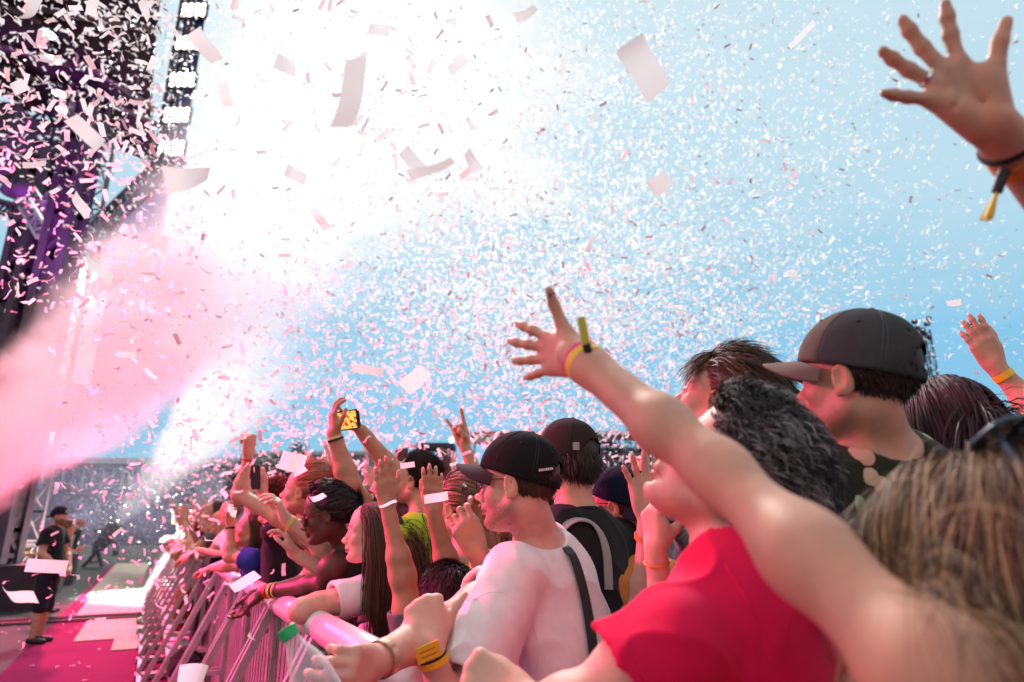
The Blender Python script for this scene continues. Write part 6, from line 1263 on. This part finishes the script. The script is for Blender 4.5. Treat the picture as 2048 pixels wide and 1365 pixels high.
ucloud(520, 100, 450, 700, 1000, 2.2, 8)
ucloud(2200, 560, 560, 1250, 880, 3.4, 10)
cloud(380, 480, 900, 160, 110, 2.6, 7)
ucloud(420, 1450, 0, 2048, 600, 4, 12)
ucloud(260, 1500, 500, 2048, 720, 4, 10)
cloud(260, 860, 900, 200, 60, 3.0, 5)
cloud(120, 330, 1140, 160, 80, 3, 6)
pos_ = np.concatenate(pos); pos_ = pos_[pos_[:, 2] > .02]; n = len(pos_)
v_ = strip_local(n, .5*(.044+.012*rg.random(n)), .5*(.015+.004*rg.random(n)), rg.normal(size=n)*.28); v_ = np.einsum('nij,nkj->nki', rand_rot(n), v_)+pos_[:, None]
cut_ = n-n//11; mix_ = rg.permutation(n); v_ = v_[mix_]
o = mesh_obj('confetti', v_[:cut_].reshape(-1, 3), strip_faces(cut_, 4), paper, None, None, False); tag(o, 'countless small white paper confetti strips swirling across the sky', 'confetti', None, 'stuff')
o = mesh_obj('confetti', v_[cut_:].reshape(-1, 3), strip_faces(n-cut_, 4), M('confetti_greyish', (.55, .43, .47), .7, translucent=.2), None, None, False); tag(o, 'countless small greyish pink confetti strips scattered among the white ones', 'confetti', None, 'stuff')  # darker copy of the paper, backlit shade put into its colour
# fine far confetti round the cannon jet
pos = []
cloud(9000, 430, 860, 90, 120, 15, 30, 20); cloud(4500, 310, 1000, 110, 60, 18, 32); cloud(4500, 500, 720, 70, 90, 14, 28, 25); cloud(1100, 180, 985, 80, 40, 20, 32)
pos_ = np.concatenate(pos); pos_ = pos_[pos_[:, 2] > .05]; n = len(pos_)
v_ = strip_local(n, .5*(.036+.012*rg.random(n)), .5*(.014+.004*rg.random(n)), rg.normal(size=n)*.3, 2); v_ = np.einsum('nij,nkj->nki', rand_rot(n), v_)+pos_[:, None]
o = mesh_obj('confetti_burst', v_.reshape(-1, 3), strip_faces(n, 2), paper, None, None, False); tag(o, 'dense far burst of fine confetti around the white cannon jet', 'confetti', None, 'stuff')
# litter on the pit floor
n = 260; s_ = 3+20*rg.random(n); of = -.2+4.2*rg.random(n); pp = np.array([BP(a, b, .022) for a, b in zip(s_, of)])
v_ = strip_local(n, np.full(n, .026), np.full(n, .009), rg.normal(size=n)*.12); yaw_ = rg.random(n)*6.28; c_, s2_ = np.cos(yaw_), np.sin(yaw_); Rm = np.zeros((n, 3, 3)); Rm[:, 0, 0] = c_; Rm[:, 0, 1] = -s2_; Rm[:, 1, 0] = s2_; Rm[:, 1, 1] = c_; Rm[:, 2, 2] = 1
v_ = np.einsum('nij,nkj->nki', Rm, v_)+pp[:, None]; o = mesh_obj('confetti_litter', v_.reshape(-1, 3), strip_faces(n, 4), paper, None, None, False); tag(o, 'fallen confetti strips littering the pit floor and carpet', 'confetti', None, 'stuff')
# the pieces nearest to the lens, each on its own
def piece(px, py, d, a0, ln, wd, tilt, label, group=None, mat=None, bend=.2):
    """a0: angle of the long side in the picture; tilt: how far it leans away"""
    segs = 6; v = strip_local(1, np.array([ln/2]), np.array([wd/2]), np.array([bend]), segs)[0]
    a = R(a0); X = CV(math.cos(a), math.sin(a), .35*math.sin(R(tilt)*1.7)); X = nrm(X); Y = CV(-math.sin(a), math.cos(a), math.tan(R(min(abs(tilt), 80)))*(1 if tilt > 0 else -1)); Y = nrm(Y-X*(X@Y)); Z = np.cross(X, Y)
    c = P(px, py, d); w = c+v[:, :1]*X+v[:, 1:2]*Y+v[:, 2:]*Z
    return tag(mesh_obj('confetti_strip', w, strip_faces(1, segs), mat or paper, None, c, True), label, 'confetti', group)
BIGS = [(703, 190, .95, 82, 150, 45, 'tall twisted grey strip against the white cloud high left of centre'), (1283, 130, .95, -66, 130, 48, 'large lilac strip high above the dark band of confetti, right of centre'), (378, 358, 1.0, 8, 82, 38, 'broad pale strip at the floodlight mast foot'), (825, 322, 1.3, -50, 62, 22, 'narrow grey strip slanting beside the soft white one'), (862, 340, .9, 24, 92, 20, 'soft white strip slanting up in the centre'), (943, 322, 1.4, -60, 50, 18, 'small grey strip standing right of the soft white one'),
    (1318, 370, 1.3, 30, 45, 30, 'folded pale scrap at the right of the sky'), (830, 760, 1.2, 40, 60, 28, 'blurred white strip above the horns hand'), (735, 740, 1.3, -8, 60, 14, 'thin white strip gliding above the raised phone'), (190, 535, 1.1, -42, 82, 20, 'pale strip slanting across the second dark tower'), (175, 268, 1.2, -45, 72, 24, 'long grey strip sliding below the canopy lamps'), (590, 350, 1.6, -30, 48, 20, 'pink grey strip over the bright plume top'), (410, 95, 1.4, -52, 66, 26, 'pink grey strip right of the floodlight mast top'), (567, 130, 1.4, -28, 52, 24, 'pink grey strip high over the white cloud'), (640, 440, 1.7, -55, 48, 14, 'dark little strip at the plume edge'), (160, 410, 1.6, -50, 54, 20, 'grey pink strip over the lattice mast'),
    (95, 1133, 1.5, -8, 70, 20, 'pale strip in front of the security man'), (35, 1195, 1.3, -4, 75, 26, 'big pale strip at the left edge below the security man'), (385, 1350, 1.3, -12, 48, 34, 'pale scrap at the bottom among the barrier braces'), (488, 1165, 1.9, 30, 66, 18, 'white strip before the hanging hands'), (585, 925, 1.8, -18, 46, 30, 'pale blurred scrap before the bun haired woman'), (635, 997, 2.4, 22, 32, 11, 'white strip lying on the short black braids'), (872, 996, 1.9, 8, 46, 14, 'white strip across the upright back of a raised hand'), (775, 1009, 2.0, 20, 38, 5, 'white strip edge-on across the first raised hand'), (815, 931, 2.6, 4, 27, 9, 'white strip stuck to the dark short hair'), (462, 1022, 2.4, -35, 24, 17, 'white scrap before the raised wrist by the blue shirt'), (255, 710, 1.8, -2, 36, 10, 'thin grey strip floating over the pink plume'), (1605, 70, 1.8, 45, 62, 9, 'thin pale strip at the upper right of the sky'), (1180, 490, 1.9, 70, 34, 9, 'pale strip above the stretched hand'), (1350, 614, 2.2, -2, 28, 6, 'brownish strip above the young man looking up'), (1905, 607, 2.3, 6, 30, 10, 'white scrap above the charcoal cap at the right'), (757, 60, 1.7, -12, 42, 16, 'grey strip in the white cloud at the top'), (450, 190, 1.9, -80, 42, 16, 'grey strip upright beside the floodlights'), (915, 130, 1.8, 35, 40, 16, 'pinkish strip right of the tall twisted one'), (1050, 30, 1.7, 30, 46, 18, 'pinkish strip at the top centre'), (290, 20, 1.8, -70, 44, 16, 'pale strip on the canopy near the top'), (70, 330, 1.6, 10, 40, 12, 'pale strip before the hanging speakers'), (36, 175, 1.7, 14, 36, 18, 'square pale scrap under the canopy at the left'), (65, 18, 1.4, 62, 60, 24, 'broad pale strip in the top left corner'), (185, 10, 1.7, 76, 40, 15, 'upright pale strip at the canopy top')]
for i, (px, py, d, a, ln, wd, lb) in enumerate(BIGS): piece(px, py, d, a, ln*d/FPX*1.04, wd*d/FPX*1.25, [25, -30, 15, -20][i % 4], 'confetti: '+lb if False else lb, None, paper, [.12, -.2, .28, -.08][i % 4])
ZON = [((0, 0, 320, 320), 70, (1.7, 2.6), 'mid-sized pale confetti strip tumbling before the dark stage canopy', 'confetti before the dark canopy'), ((0, 330, 330, 640), 36, (1.8, 3.0), 'mid-sized pink-tinted confetti strip among the stage towers', 'confetti among the stage towers'), ((100, 460, 620, 930), 44, (1.8, 3.2), 'mid-sized pinkish confetti strip drifting over the pink plume', 'confetti over the pink plume'), ((400, 0, 1000, 420), 60, (1.8, 2.8), 'mid-sized pinkish confetti strip in the bright white sky', 'confetti in the white sky'), ((1000, 0, 1600, 560), 40, (2.0, 3.2), 'mid-sized pale confetti strip in the blue sky right of centre', 'confetti in the blue sky')]
for box, n, (d0, d1), lb, gp in ZON:
    for i in range(n): piece(box[0]+(box[2]-box[0])*rr.random(), box[1]+(box[3]-box[1])*rr.random(), rr.uniform(d0, d1), rr.uniform(-90, 90), rr.uniform(.036, .050), rr.uniform(.012, .017), rr.uniform(-65, 65), lb, gp, pinkp if rr.random() < .35 else paper, rr.uniform(-.3, .3))
